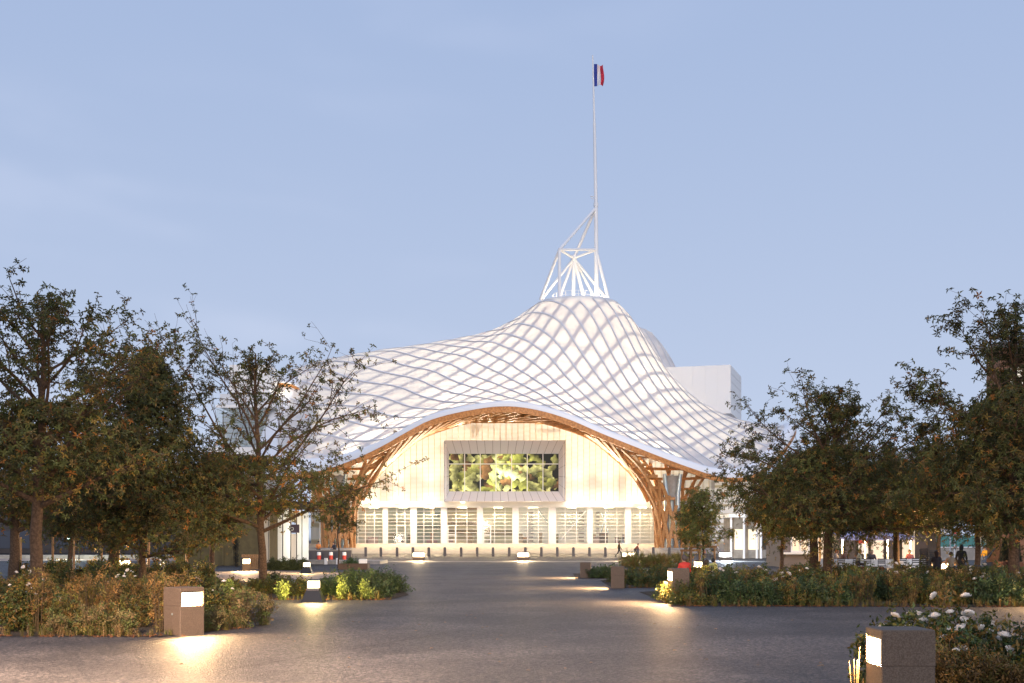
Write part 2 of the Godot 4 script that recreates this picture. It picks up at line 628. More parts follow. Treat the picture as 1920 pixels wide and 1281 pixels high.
func museum() -> void:
	roof_tables()
	var o := thing("museum_building", "white tent-roofed museum glowing from inside, with timber lattice arch and mast", "museum")
	# membrane, lit from below through the lattice
	var s := Shape.new()
	var na := 288
	var nt := 64
	var inner := 0.94
	for i in na + 1:
		var phi := TAU * i / na
		for j in nt + 1:
			var p := roof_pt(phi, inner * j / nt)
			s.vert(p, roof_normal(p.x, p.z), Vector2(phi, j))
	for i in na:
		for j in nt:
			var a := i * (nt + 1) + j
			s.face(a, a + nt + 1, a + nt + 2)
			s.face(a, a + nt + 2, a + 1)
	put("roof_membrane", s.mesh(), M.membrane, o)
	# the unlit border of the membrane, rolled over the edge beam
	s = Shape.new()
	for i in na + 1:
		var phi := TAU * i / na
		var rows := [roof_pt(phi, inner, 0.0), roof_pt(phi, lerpf(inner, 1.0, 0.3), 0.42), roof_pt(phi, lerpf(inner, 1.0, 0.75), 0.66), roof_pt(phi, 1.0, 0.48), roof_pt(phi, 1.004, -0.06)]
		var out := Vector3(cos(phi), 0, sin(phi))
		var up := [roof_normal(rows[0].x, rows[0].z), 0, 0, 0, 0]
		up[1] = up[0]
		up[2] = (up[0] + out * 0.4).normalized()
		up[3] = (up[0] * 0.5 + out).normalized()
		up[4] = out
		for j in 5:
			s.vert(rows[j], up[j])
	for i in na:
		for j in 4:
			var a := i * 5 + j
			s.face(a, a + 5, a + 6)
			s.face(a, a + 6, a + 1)
	put("roof_border", s.mesh(), M.eave, o)
	# timber edge beam, in lengths that meet with a fine joint
	var step := 0
	var phi0 := 0.0
	while phi0 < TAU - 0.01:
		var dphi := minf(4.4 / roof_r(phi0), TAU - phi0)
		var pts := []
		var ups := []
		for k in 5:
			var f := phi0 + dphi * (0.003 + 0.994 * k / 4.0)
			pts.append(roof_pt(f, 0.998, -0.4))
			ups.append(Vector3.UP)
		s = Shape.new()
		s.beam(pts, ups, 0.32, 0.68)
		put("edge_beam", s.mesh(), M.fascia, o)
		phi0 += dphi
		step += 1
	# cap ring at the top
	s = Shape.new()
	s.lathe(Vector3(PEAK.x, 0, PEAK.y), [Vector2(RING + 0.25, TOP - 0.75), Vector2(RING + 0.1, TOP - 0.1), Vector2(RING - 0.35, TOP + 0.18), Vector2(RING - 1.2, TOP + 0.3), Vector2(0, TOP + 0.3)], 48)
	put("roof_cap", s.mesh(), M.eave, o)
	lattice(o)
	for x in [20.6, -22.4]:
		tulip(o, Vector2(x, -157.0))
	soffit(o)
	mast(o)
	facade(o)
	picture_window(o)
	galleries(o)
	hall(o)

func lattice(o: Node3D) -> void:
	# three families of timber beams; the two diagonal ones fan out flatter towards the left
	var fan := func(x: float) -> float: return lerpf(0.62, 1.35, smoothstep(-38.0, 4.0, x))
	var drift := PackedFloat32Array()
	var acc := 0.0
	for k in 241:
		drift.append(acc)
		acc += float(fan.call(-60.0 + k * 0.5)) * 0.5
	for f in 3:
		var below: float = [0.13, 0.25, 0.9][f]
		for k in range(-34, 35):
			var pts := []
			var ups := []
			for j in range(0, 121):
				var x := -60.0 + j
				var z: float
				if f == 2:
					z = k * 2.35
				else:
					z = (drift[j * 2] - drift[120]) * (1.0 if f == 0 else -1.0) + k * 3.7
				var q := Vector2(x, z)
				var r := q.length()
				var inside := r > RING + 0.2 and r < roof_r(q.angle()) - 0.45
				if inside:
					var p := q + PEAK
					var nn := roof_normal(p.x, p.y)
					pts.append(Vector3(p.x, roof_xz(p.x, p.y), p.y) - nn * below)
					ups.append(nn)
				if (not inside or j == 120) and pts.size() > 0:
					if pts.size() > 2:
						var s := Shape.new()
						s.beam(pts, ups, [0.42, 0.56, 0.34][f], 0.2)
						put("roof_beam", s.mesh(), M.wood, o)
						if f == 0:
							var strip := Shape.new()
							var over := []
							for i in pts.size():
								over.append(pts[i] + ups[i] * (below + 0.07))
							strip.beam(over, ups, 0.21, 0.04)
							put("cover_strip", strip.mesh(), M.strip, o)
					pts = []
					ups = []

const FLARE := [[0.0, 2.1], [4.4, 2.3], [6.8, 3.0], [9.7, 4.8], [12.5, 7.7], [14.9, 11.0], [16.4, 15.8], [17.0, 20.5]]

func tulip(o: Node3D, foot: Vector2) -> void:
	# a lattice trumpet of timber that rises from a ring on the ground into the roof
	var col := Node3D.new()
	col.name = "tulip_column"
	o.add_child(col, true)
	var base := gy(foot.y) - 0.1
	var hs := []
	for k in 44:
		hs.append(17.0 * k / 43.0)
	var dir := (Vector2(PEAK.x - 10.0, foot.y) - foot).normalized()
	for fam in 2:
		for i in 14:
			var pts := []
			var ups := []
			var over := 0
			for h in hs:
				var r: float = table(FLARE, h, 1)
				var turn: float = (h * 0.085 if h < 8.0 else 0.68 + (r - 3.2) * 0.035) * (1.0 if fam == 0 else -1.0)
				var a: float = TAU * (i + 0.25 * fam) / 14.0 + turn
				var q := foot + Vector2(cos(a), sin(a)) * (r - 0.12 * fam)
				var rel := q - PEAK
				if rel.length() > roof_r(rel.angle()) - 0.4 and h > 5.0:
					break
				var top := roof_xz(q.x, q.y) - 1.1
				var y: float = base + h
				if y > top:
					y = top
					over += 1
					if over > 2:
						break
				pts.append(Vector3(q.x, y, q.y))
				var slope := Vector2(maxf(table(FLARE, minf(h + 0.5, 17.0), 1) - r, 0.01), 0.5).normalized()
				ups.append(Vector3(cos(a) * slope.y, -slope.x, sin(a) * slope.y))
			if pts.size() > 3:
				var s := Shape.new()
				s.beam(pts, ups, 0.4, 0.2)
				put("column_beam", s.mesh(), M.wood, col)
	for h in [1.5, 4.6, 6.4, 7.8, 9.2, 10.6, 12.0]:
		var r: float = table(FLARE, h, 1) - 0.24
		var pts := []
		var ups := []
		var nseg := 72
		for k in nseg + 2:
			var a := TAU * k / nseg + 0.3
			var q := foot + Vector2(cos(a), sin(a)) * r
			var rel := q - PEAK
			var y: float = base + h
			var ok := k <= nseg and rel.length() < roof_r(rel.angle()) - 0.4 and y < roof_xz(q.x, q.y) - 0.6
			if ok:
				pts.append(Vector3(q.x, y, q.y))
				ups.append(Vector3.UP)
			else:
				if pts.size() > 2:
					var s := Shape.new()
					s.beam(pts, ups, 0.16, 0.36)
					put("column_hoop", s.mesh(), M.wood, col)
				pts = []
				ups = []
	var s := Shape.new()
	for p in [Vector2(-0.7, 0.4), Vector2(0.75, 0.5), Vector2(0.1, -0.6)]:
		s = Shape.new()
		var at := Vector3(foot.x + p.x, base, foot.y + p.y)
		s.tube([at, at + Vector3(0, 7.0, 0), at + Vector3(p.x * 0.4, 9.6, p.y * 0.4)], [0.32, 0.32, 0.26], 12)
		put("rain_pipe", s.mesh(), M.steel, col)
	s = Shape.new()
	s.lathe(Vector3(foot.x, base, foot.y), [Vector2(0.6, 6.3), Vector2(0.85, 6.4), Vector2(0.85, 6.9), Vector2(0.6, 6.9), Vector2(1.05, 9.4)], 24)
	put("funnel", s.mesh(), M.concrete, col)
	s = Shape.new()
	s.lathe(Vector3(foot.x, base, foot.y), [Vector2(2.75, -0.7), Vector2(2.75, 0.0), Vector2(2.6, 0.12), Vector2(0, 0.12)], 40)
	put("footing", s.mesh(), M.concrete, col)

func soffit(o: Node3D) -> void:
	# crossing timbers between the edge beam of the front arch and a lower chord behind it
	var outer := []
	var inner := []
	for k in 61:
		var x := lerpf(-19.5, 17.8, k / 60.0)
		var r := minf(x + 22.4, 20.6 - x)
		var lo := 0.0
		var hi := 17.0
		for i in 20:
			var m := (lo + hi) * 0.5
			if table(FLARE, m, 1) < r:
				lo = m
			else:
				hi = m
		inner.append(Vector3(x, minf(lo + 0.62 + 0.25 * smoothstep(12.0, 20.0, r), 17.42), -159.0))
		var phi := atan2(38.0, x - PEAK.x)
		for i in 6:
			phi = atan2(roof_r(phi) * sin(phi), x - PEAK.x)
		outer.append(roof_pt(phi, 0.992, -0.8))
	var flat := func(_p: Vector3) -> Vector3: return Vector3.UP
	for c in 3:
		var pts := []
		var ups := []
		for k in 61:
			pts.append((inner[k] as Vector3).lerp(outer[k], [0.0, 0.3, 0.62][c]))
			ups.append(Vector3(0, 1, 0.6).normalized())
		var s := Shape.new()
		s.beam(pts, ups, 0.3, 0.3)
		put("arch_chord", s.mesh(), M.wood, o)
	for fam in 2:
		for k in range(0, 60, 2):
			var e := k + (7 if fam == 0 else -7)
			if e < 0 or e > 60:
				continue
			var s := Shape.new()
			s.bar(inner[k] + Vector3(0, 0.18 * fam, 0), outer[e] + Vector3(0, 0.18 * fam, 0), 0.34, 0.16)
			put("soffit_beam", s.mesh(), M.wood, o)

func mast(o: Node3D) -> void:
	var d := 190.0
	var dd := 185.0
	var p := func(u: float, v: float, dist: float) -> Vector3: return Vector3(gx(u, dist), hy(v, dist), -dist)
	var bar := func(called: String, a: Vector3, b: Vector3, r: float) -> void:
		var s := Shape.new()
		s.rod(a, b, r, -1, 10)
		put(called, s.mesh(), M.white_metal, o)
	# pole in three lengths, thinner upwards
	var foot: Vector3 = p.call(1119, 557, d)
	var mid: Vector3 = p.call(1117.5, 383, d)
	var upper: Vector3 = p.call(1114.6, 233, d)
	var top: Vector3 = p.call(1111.2, 104, d)
	var s := Shape.new()
	s.rod(foot, mid, 0.34, 0.31, 12)
	s.rod(mid, upper, 0.28, 0.22, 12)
	s.rod(upper, top, 0.19, 0.11, 10)
	s.lathe(upper + Vector3(0, -0.1, 0), [Vector2(0.1, 0), Vector2(0.24, 0.02), Vector2(0.24, 0.2), Vector2(0.1, 0.22)], 12)
	s.lathe(mid + Vector3(0, -0.1, 0), [Vector2(0.1, -0.3), Vector2(0.38, -0.28), Vector2(0.38, 0.3), Vector2(0.1, 0.32)], 12)
	put("mast_pole", s.mesh(), M.white_metal, o)
	s = Shape.new()
	var bp: Vector3 = p.call(1113.5, 369, d)
	s.bar(bp, bp + Vector3(-0.55, 0.05, 0), 0.3, 0.06)
	s.bar(bp + Vector3(0, -0.3, 0), bp + Vector3(-0.4, -0.25, 0), 0.2, 0.05)
	put("mast_bracket", s.mesh(), M.white_metal, o)
	var apex: Vector3 = p.call(1117, 390, d)
	var knee: Vector3 = p.call(1049, 468, dd)
	var shoulder: Vector3 = p.call(1119, 468, d)
	var node: Vector3 = p.call(1076, 484, 193.0)
	bar.call("strut", apex, knee, 0.22)
	bar.call("strut", knee, shoulder, 0.21)
	bar.call("strut", knee, p.call(1049, 558, dd), 0.26)
	bar.call("strut", knee, p.call(1013, 562, 189.0), 0.23)
	bar.call("strut", apex, node, 0.26)
	bar.call("strut", knee, node, 0.2)
	bar.call("strut", shoulder, node, 0.2)
	bar.call("strut", p.call(1120, 478, d), p.call(1141, 559, 189.5), 0.25)
	for q in [Vector2(1016, 561), Vector2(1050, 557), Vector2(1075, 556), Vector2(1094, 556), Vector2(1114, 557), Vector2(1137, 559)]:
		var foot2: Vector3 = p.call(q.x, q.y, 191.0 + 2.0 * sin(q.x))
		bar.call("strut", node, foot2, 0.28 if q.x > 1060 and q.x < 1100 else 0.22)
	s = Shape.new()
	s.lathe(node, [Vector2(0, -0.6), Vector2(0.5, -0.4), Vector2(0.5, 0.4), Vector2(0, 0.6)], 12)
	put("strut_node", s.mesh(), M.white_metal, o)
	# guard rail on the cap
	s = Shape.new()
	var prev := Vector3.ZERO
	for k in 25:
		var a := TAU * k / 24.0
		var q := Vector3(PEAK.x + 3.9 * cos(a), TOP + 0.3, PEAK.y + 3.9 * sin(a))
		s.rod(q, q + Vector3(0, 1.1, 0), 0.035, -1, 5)
		if k:
			for h in [0.55, 1.1]:
				s.rod(prev + Vector3(0, h, 0), q + Vector3(0, h, 0), 0.03, -1, 5)
		prev = q
	put("guard_rail", s.mesh(), M.white_metal, o)
	# floodlight housings at the foot of the struts
	for q in [Vector2(1.5, 2.5), Vector2(-2.5, 1.5), Vector2(3.2, -1.0)]:
		s = Shape.new()
		s.cbox(Vector3(PEAK.x + q.x, TOP + 0.55, PEAK.y + q.y), Vector3(0.8, 0.5, 0.5), 0.05)
		put("floodlight", s.mesh(), M.lamp, o)
		lamp_point("floodlight_beam", Vector3(PEAK.x + q.x, TOP + 1.2, PEAK.y + q.y), 10.0, Color(1, 0.9, 0.72), 0.3)
	# the flag
	var fl := thing("flag", "blue, white and red flag flying near the top of the white mast", "flag", p.call(1112.2, 141, d))
	var cols := [Color(0.02, 0.045, 0.28), Color(0.8, 0.78, 0.76), Color(0.62, 0.02, 0.05)]
	for band in 3:
		s = Shape.new()
		s.col = cols[band]
		var grid := []
		for i in 7:
			var row := []
			for j in 9:
				var x := (band + i / 6.0) / 3.0
				var y := 1.75 - 3.5 * j / 8.0
				var droop := x * x * (0.5 * sin(j * 0.8) - 0.1)
				row.append(Vector3(0.12 + 1.62 * x - 0.13 * x * x * (1.0 + sin(j * 0.75 + 0.8)), y * (1.0 - 0.12 * x) + droop * 0.25, 0.55 * sin(x * 7.0 + j * 0.45) * x))
			grid.append(row)
		for i in 6:
			for j in 8:
				s.quad(grid[i][j + 1], grid[i + 1][j + 1], grid[i + 1][j], grid[i][j])
		put(["blue_band", "white_band", "red_band"][band], s.mesh(), M.tint, fl)

func facade(o: Node3D) -> void:
	var d := -BANK
	var z := BANK
	var floor_y := gy(z)
	var sill := hy(945, d)
	# translucent upper wall: one upright panel after another, ochre ribs between
	var w := 0.8
	var x := -26.4
	var rib := BoxMesh.new()
	rib.size = Vector3(0.07, 1, 0.09)
	while x < 26.6:
		var top := minf(roof_xz(x + w * 0.5, z) - 1.3, 24.0)
		var s := Shape.new()
		var rows := (top - sill) / 1.36
		s.quad(Vector3(x + 0.03, sill, z), Vector3(x + w - 0.03, sill, z), Vector3(x + w - 0.03, top, z), Vector3(x + 0.03, top, z), Vector2(0, rows), Vector2(1, rows), Vector2(1, 0), Vector2(0, 0))
		put("wall_panel", s.mesh(), M.panel, o)
		s = Shape.new()
		s.box(Vector3(x, (sill + top) * 0.5, z - 0.04), Vector3(0.045, top - sill, 0.1))
		put("rib", s.mesh(), M.ochre, o)
		x += w
	# white transom and piers of the ground floor
	var s := Shape.new()
	s.box(Vector3(0.05, hy(945.5, d), z + 0.1), Vector3(53.0, 0.8, 0.5))
	s.box(Vector3(0.05, hy(949.5, d) - 0.1, z + 0.38), Vector3(53.0, 0.12, 0.5))
	put("transom", s.mesh(), M.white, o)
	var bays := [[671, 718], [727, 770], [781, 827], [838, 895], [905, 961], [972, 1029], [1042, 1101], [1111, 1172], [1183, 1240], [1252, 1310]]
	var head := hy(952, d)
	for k in bays.size():
		var x0 := gx(bays[k][0], d)
		var x1 := gx(bays[k][1], d)
		var nx := gx(bays[k + 1][0], d) if k + 1 < bays.size() else x1 + 0.8
		var pier := Shape.new()
		pier.box(Vector3((x1 + nx) * 0.5, (floor_y + sill) * 0.5 - 0.2, z + 0.1), Vector3(nx - x1, sill - floor_y - 0.4, 0.55))
		put("pier", pier.mesh(), M.white, o)
		var win := Node3D.new()
		win.name = "window"
		o.add_child(win, true)
		var rows := 10
		var cols := 3
		var edges := [x0, lerpf(x0, x1, 0.3), lerpf(x0, x1, 0.66), x1]
		if k % 3 == 1:
			edges = [x0, lerpf(x0, x1, 0.4), lerpf(x0, x1, 0.75), x1]
		var fr := Shape.new()
		for e in edges:
			fr.box(Vector3(e, (head + floor_y) * 0.5, z), Vector3(0.075, head - floor_y, 0.1))
		for r in rows + 1:
			fr.box(Vector3((x0 + x1) * 0.5, lerpf(floor_y + 0.06, head, r / float(rows)), z + 0.004), Vector3(x1 - x0, 0.055, 0.08))
		put("frame", fr.mesh(), M.white, win)
		for r in rows:
			for c in cols:
				var g := Shape.new()
				var ya := lerpf(floor_y + 0.06, head, r / float(rows)) + 0.045
				var yb := lerpf(floor_y + 0.06, head, (r + 1) / float(rows)) - 0.045
				g.quad(Vector3(edges[c] + 0.05, ya, z), Vector3(edges[c + 1] - 0.05, ya, z), Vector3(edges[c + 1] - 0.05, yb, z), Vector3(edges[c] + 0.05, yb, z))
				put("pane", g.mesh(), M.glass, win)
	# three doors with white frames stand in the bays
	for u in [[744, 760], [840, 854], [907, 920]]:
		var door := Node3D.new()
		door.name = "door"
		o.add_child(door, true)
		var x0 := gx(u[0], d)
		var x1 := gx(u[1], d)
		var top := floor_y + 2.45
		var fr := Shape.new()
		for e in [x0, x1]:
			fr.box(Vector3(e, (top + floor_y) * 0.5, z + 0.13), Vector3(0.13, top - floor_y, 0.1))
		for y in [floor_y + 0.08, floor_y + 0.55, floor_y + 1.2, top]:
			fr.box(Vector3((x0 + x1) * 0.5, y, z + 0.135), Vector3(x1 - x0 - 0.13, 0.13, 0.09))
		put("frame", fr.mesh(), M.white, door)
		var h := Shape.new()
		h.rod(Vector3(x1 - 0.16, floor_y + 0.9, z + 0.22), Vector3(x1 - 0.16, floor_y + 1.3, z + 0.22), 0.025)
		put("handle", h.mesh(), M.steel, door)
	# entrance on the left with tall glass doors
	var ent := Shape.new()
	for u in [600, 612, 624, 640, 652, 662]:
		ent.box(Vector3(gx(u, d), (floor_y + sill) * 0.5, z + 0.02), Vector3(0.12, sill - floor_y, 0.14))
	ent.box(Vector3(gx(631, d), floor_y + 2.4, z + 0.024), Vector3(4.6, 0.12, 0.14))
	put("entrance_frame", ent.mesh(), M.white, o)

func picture_window(o: Node3D) -> void:
	# the end of the front gallery: splayed frame of grey panels round a printed glass wall
	var d := 160.0
	var x0 := gx(832.5, d)
	var x1 := gx(1060.5, d)
	var y0 := hy(940.5, d)
	var y1 := hy(826, d)
	var ix0 := gx(841, d) + 0.0
	var ix1 := gx(1048, d)
	var iy0 := hy(921, d)
	var iy1 := hy(850, d)
	var z := -d
	var zi := z - 1.1
	var win := Node3D.new()
	win.name = "picture_window"
	o.add_child(win, true)
	var body := Shape.new()
	body.box(Vector3((x0 + x1) * 0.5, y1 - 0.15, z - 28.3), Vector3(x1 - x0, 0.3, 56.0))
	body.box(Vector3((x0 + x1) * 0.5, y0 + 0.15, z - 28.3), Vector3(x1 - x0, 0.3, 56.0))
	body.box(Vector3(x0 + 0.15, (y0 + y1) * 0.5, z - 28.3), Vector3(0.3, y1 - y0 - 0.61, 56.0))
	body.box(Vector3(x1 - 0.15, (y0 + y1) * 0.5, z - 28.3), Vector3(0.3, y1 - y0 - 0.61, 56.0))
	put("gallery_tube", body.mesh(), M.white, win)
	var n := 15
	for k in n:
		for side in 2:
			var yo := y1 if side else y0
			var yi := iy1 if side else iy0
			var a := k / float(n)
			var b := (k + 1) / float(n)
			var s := Shape.new()
			var q := [Vector3(lerpf(x0, x1, a) + 0.02, yo, z), Vector3(lerpf(x0, x1, b) - 0.02, yo, z), Vector3(lerpf(ix0, ix1, b) - 0.02, yi, zi), Vector3(lerpf(ix0, ix1, a) + 0.02, yi, zi)]
			if side:
				s.quad(q[3], q[2], q[1], q[0])
			else:
				s.quad(q[0], q[1], q[2], q[3])
			put("panel", s.mesh(), M.grey_panel, win)
	for k in 5:
		for side in 2:
			var xo := x1 if side else x0
			var xi := ix1 if side else ix0
			var a := k / 5.0
			var b := (k + 1) / 5.0
			var s := Shape.new()
			var q := [Vector3(xo, lerpf(y0, y1, a) + 0.02, z), Vector3(xi, lerpf(iy0, iy1, a) + 0.02, zi), Vector3(xi, lerpf(iy0, iy1, b) - 0.02, zi), Vector3(xo, lerpf(y0, y1, b) - 0.02, z)]
			if side:
				s.quad(q[1], q[0], q[3], q[2])
			else:
				s.quad(q[0], q[1], q[2], q[3])
			put("panel", s.mesh(), M.grey_panel, win)
	var back := Shape.new()
	back.quad(Vector3(x0, y0, z - 0.02), Vector3(ix0, iy0, zi - 0.02), Vector3(ix0, iy1, zi - 0.02), Vector3(x0, y1, z - 0.02))
	back.quad(Vector3(ix1, iy0, zi - 0.02), Vector3(x1, y0, z - 0.02), Vector3(x1, y1, z - 0.02), Vector3(ix1, iy1, zi - 0.02))
	back.quad(Vector3(ix0, iy1, zi - 0.02), Vector3(ix1, iy1, zi - 0.02), Vector3(x1, y1, z - 0.02), Vector3(x0, y1, z - 0.02))
	back.quad(Vector3(x0, y0, z - 0.02), Vector3(x1, y0, z - 0.02), Vector3(ix1, iy0, zi - 0.02), Vector3(ix0, iy0, zi - 0.02))
	put("panel_joints", back.mesh(), M.dark_joint, win)
	# the print: pale green and yellow petals over dark gaps
	var print_mat := mat(1, 1, 1, 0.35)
	print_mat.albedo_texture = petals()
	print_mat.backlight_enabled = true
	print_mat.backlight = lin(1, 1, 1)
	var cols := 7
	var ym := lerpf(iy1, iy0, 0.27)
	for c in cols:
		for r in 2:
			var a := c / float(cols)
			var b := (c + 1) / float(cols)
			var ta := 0.27 if r == 0 else 1.0
			var tb := 0.0 if r == 0 else 0.27
			var s := Shape.new()
			var xa := lerpf(ix0, ix1, a)
			var xb := lerpf(ix0, ix1, b)
			s.quad(Vector3(xa, lerpf(iy1, iy0, ta), zi - 0.05), Vector3(xb, lerpf(iy1, iy0, ta), zi - 0.05), Vector3(xb, lerpf(iy1, iy0, tb), zi - 0.05), Vector3(xa, lerpf(iy1, iy0, tb), zi - 0.05), Vector2(a, ta), Vector2(b, ta), Vector2(b, tb), Vector2(a, tb))
			put("pane", s.mesh(), print_mat, win)
	var bars := Shape.new()
	for c in range(1, cols):
		bars.box(Vector3(lerpf(ix0, ix1, c / float(cols)), (iy0 + iy1) * 0.5, zi - 0.01), Vector3(0.1, iy1 - iy0, 0.08))
	bars.box(Vector3((ix0 + ix1) * 0.5, ym, zi - 0.006), Vector3(ix1 - ix0, 0.1, 0.08))
	put("glazing_bars", bars.mesh(), M.white_metal, win)
	# two lamps in the gallery behind the print
	for q in [0.435, 0.565]:
		lamp_point("gallery_lamp", Vector3(lerpf(ix0, ix1, q), lerpf(iy1, iy0, 0.55), zi - 0.9), 7.0, Color(1, 1, 0.9), 0.3)
	lamp_point("gallery_lamp", Vector3((ix0 + ix1) * 0.5, lerpf(iy1, iy0, 0.4), zi - 6.0), 120.0, Color(1, 1, 0.85), 1.0)

func petals() -> ImageTexture:
	# a print of heaped pale petals with dark gaps between them
	var w := 640
	var h := 230
	var im := Image.create(w, h, false, Image.FORMAT_RGB8)
	im.fill(Color(0.075, 0.095, 0.09))
	var r := rng_of(61)
	var f := FastNoiseLite.new()
	f.frequency = 0.03
	f.seed = 2
	f.fractal_octaves = 3
	for k in 64:
		var c := Vector2(r.randf() * w, r.randf_range(0.02, 1.05) * h)
		var la := r.randf_range(40, 92)
		var lb := la * r.randf_range(0.32, 0.62)
		var a := r.randf() * TAU
		var ax := Vector2(cos(a), sin(a))
		var ay := Vector2(-ax.y, ax.x)
		var tone := Color(0.66, 0.67, 0.34).lerp(Color(0.88, 0.88, 0.64), r.randf())
		if r.randf() < 0.12:
			tone = Color(0.6, 0.44, 0.3)
		if r.randf() < 0.1:
			tone = Color(0.2, 0.22, 0.13)
		var bend := r.randf_range(-0.012, 0.012)
		for y in range(maxi(0, int(c.y - la)), mini(h, int(c.y + la))):
			for x in range(maxi(0, int(c.x - la)), mini(w, int(c.x + la))):
				var q := Vector2(x, y) - c
				var u := q.dot(ax)
				var v := q.dot(ay) + bend * u * u
				var n := f.get_noise_2d(x * 1.0, y * 1.0)
				var rim := lb * sqrt(maxf(0.0, 1.0 - (u / la) * (u / la))) * (0.85 + 0.35 * sin(u * 0.12 + k)) * (1.0 + 0.35 * n)
				if absf(v) < rim:
					var e := absf(v) / maxf(rim, 0.01)
					var shade := (0.72 + 0.4 * v / lb) * (1.0 - 0.28 * smoothstep(0.75, 1.0, e)) + 0.25 * n
					im.set_pixel(x, y, tone * clampf(shade, 0.25, 1.2))
	return ImageTexture.create_from_image(im)

func galleries(o: Node3D) -> void:
	# right rear gallery tube, clad in upright panels with a narrow glazed end
	var right := Node3D.new()
	right.name = "rear_gallery"
	o.add_child(right, true)
	var b := Basis(Vector3.UP, deg_to_rad(-17.0))
	var along := Vector3(cos(deg_to_rad(17.0)), 0, sin(deg_to_rad(17.0)))
	var front := Vector3(-along.z, 0, along.x)
	var corner := Vector3(gx(1370, 193), 0, -193.0)
	var y0 := hy(775, 193)
	var y1 := hy(684, 193)
	var core := Shape.new()
	core.box(corner - along * 14.02 - front * 7.62 + Vector3(0, (y0 + y1) * 0.5, 0), Vector3(27.9, y1 - y0 - 0.06, 15.1), b.inverse() if false else Basis(along, Vector3.UP, front))
	put("gallery_core", core.mesh(), M.grey_panel, right)
	for k in 14:
		var s := Shape.new()
		s.box(corner - along * (1.02 + k * 2.0) + Vector3(0, (y0 + y1) * 0.5, 0) - front * 0.03, Vector3(1.985, y1 - y0, 0.08), Basis(along, Vector3.UP, front))
		put("panel", s.mesh(), M.white, right)
	for k in 6:
		for j in 5:
			var s := Shape.new()
			s.box(corner - front * (1.55 + j * 3.0) + Vector3(0, lerpf(y0, y1, (k + 0.5) / 6.0), 0) - along * 0.02, Vector3(0.08, (y1 - y0) / 6.0 - 0.06, 2.95), Basis(along, Vector3.UP, front))
			put("panel", s.mesh(), M.white, right)
	var und := Shape.new()
	und.box(corner - along * 14.0 - front * 7.6 + Vector3(0, y0 - 0.3, 0), Vector3(25.0, 0.5, 12.5), Basis(along, Vector3.UP, front))
	put("gallery_underside", und.mesh(), M.grey_panel, right)
	# left gallery: white box over a glazed end that looks out under the roof
	var left := Node3D.new()
	left.name = "left_gallery"
	o.add_child(left, true)
	var d := 168.0
	var lx0 := gx(430, d)
	var lx1 := gx(506, d)
	var s := Shape.new()
	s.box(Vector3((lx0 + lx1) * 0.5, (hy(684, d) + hy(736, d)) * 0.5, -d - 8.0), Vector3(lx1 - lx0, hy(684, d) - hy(736, d), 16.0))
	put("gallery_box", s.mesh(), M.white, left)
	s = Shape.new()
	s.box(Vector3(gx(462, d), hy(751, d), -d - 7.0), Vector3(7.6, 1.9, 13.0))
	put("gallery_soffit", s.mesh(), M.grey_panel, left)
	var wx0 := gx(405, d)
	var wx1 := gx(498, d)
	for k in 5:
		s = Shape.new()
		s.box(Vector3(lerpf(wx0, wx1, (k + 0.5) / 5.0), (hy(766, d) + hy(838, d)) * 0.5, -d), Vector3((wx1 - wx0) / 5.0 - 0.12, hy(766, d) - hy(838, d), 0.05))
		put("glass_pane", s.mesh(), M.green_glass, left)
	s = Shape.new()
	s.box(Vector3((wx0 + wx1) * 0.5, hy(762, d), -d), Vector3(wx1 - wx0, 0.4, 0.3))
	s.box(Vector3((wx0 + wx1) * 0.5, hy(846, d), -d - 4), Vector3(wx1 - wx0 + 2, 1.0, 9.0))
	put("gallery_frame", s.mesh(), M.white, left)
	s = Shape.new()
	s.box(Vector3((wx0 + wx1) * 0.5, hy(800, d), -d - 12.0), Vector3(wx1 - wx0 + 4, 6.4, 0.2))
	s.box(Vector3((wx0 + wx1) * 0.5, (hy(855, d) + 0.7) * 0.5, -d - 6.0), Vector3(wx1 - wx0 + 5, hy(855, d), 0.3))
	put("gallery_wall", s.mesh(), M.panel, left)

func lamp_point(called: String, at: Vector3, e: float, c: Color, size := 0.1) -> OmniLight3D:
	var l := OmniLight3D.new()
	l.name = numbered(called)
	l.position = at
	l.light_energy = e
	l.light_color = c
	l.light_size = size
	l.omni_range = 120.0
	l.omni_attenuation = 2.0
	l.shadow_enabled = true
	add_child(l)
	return l

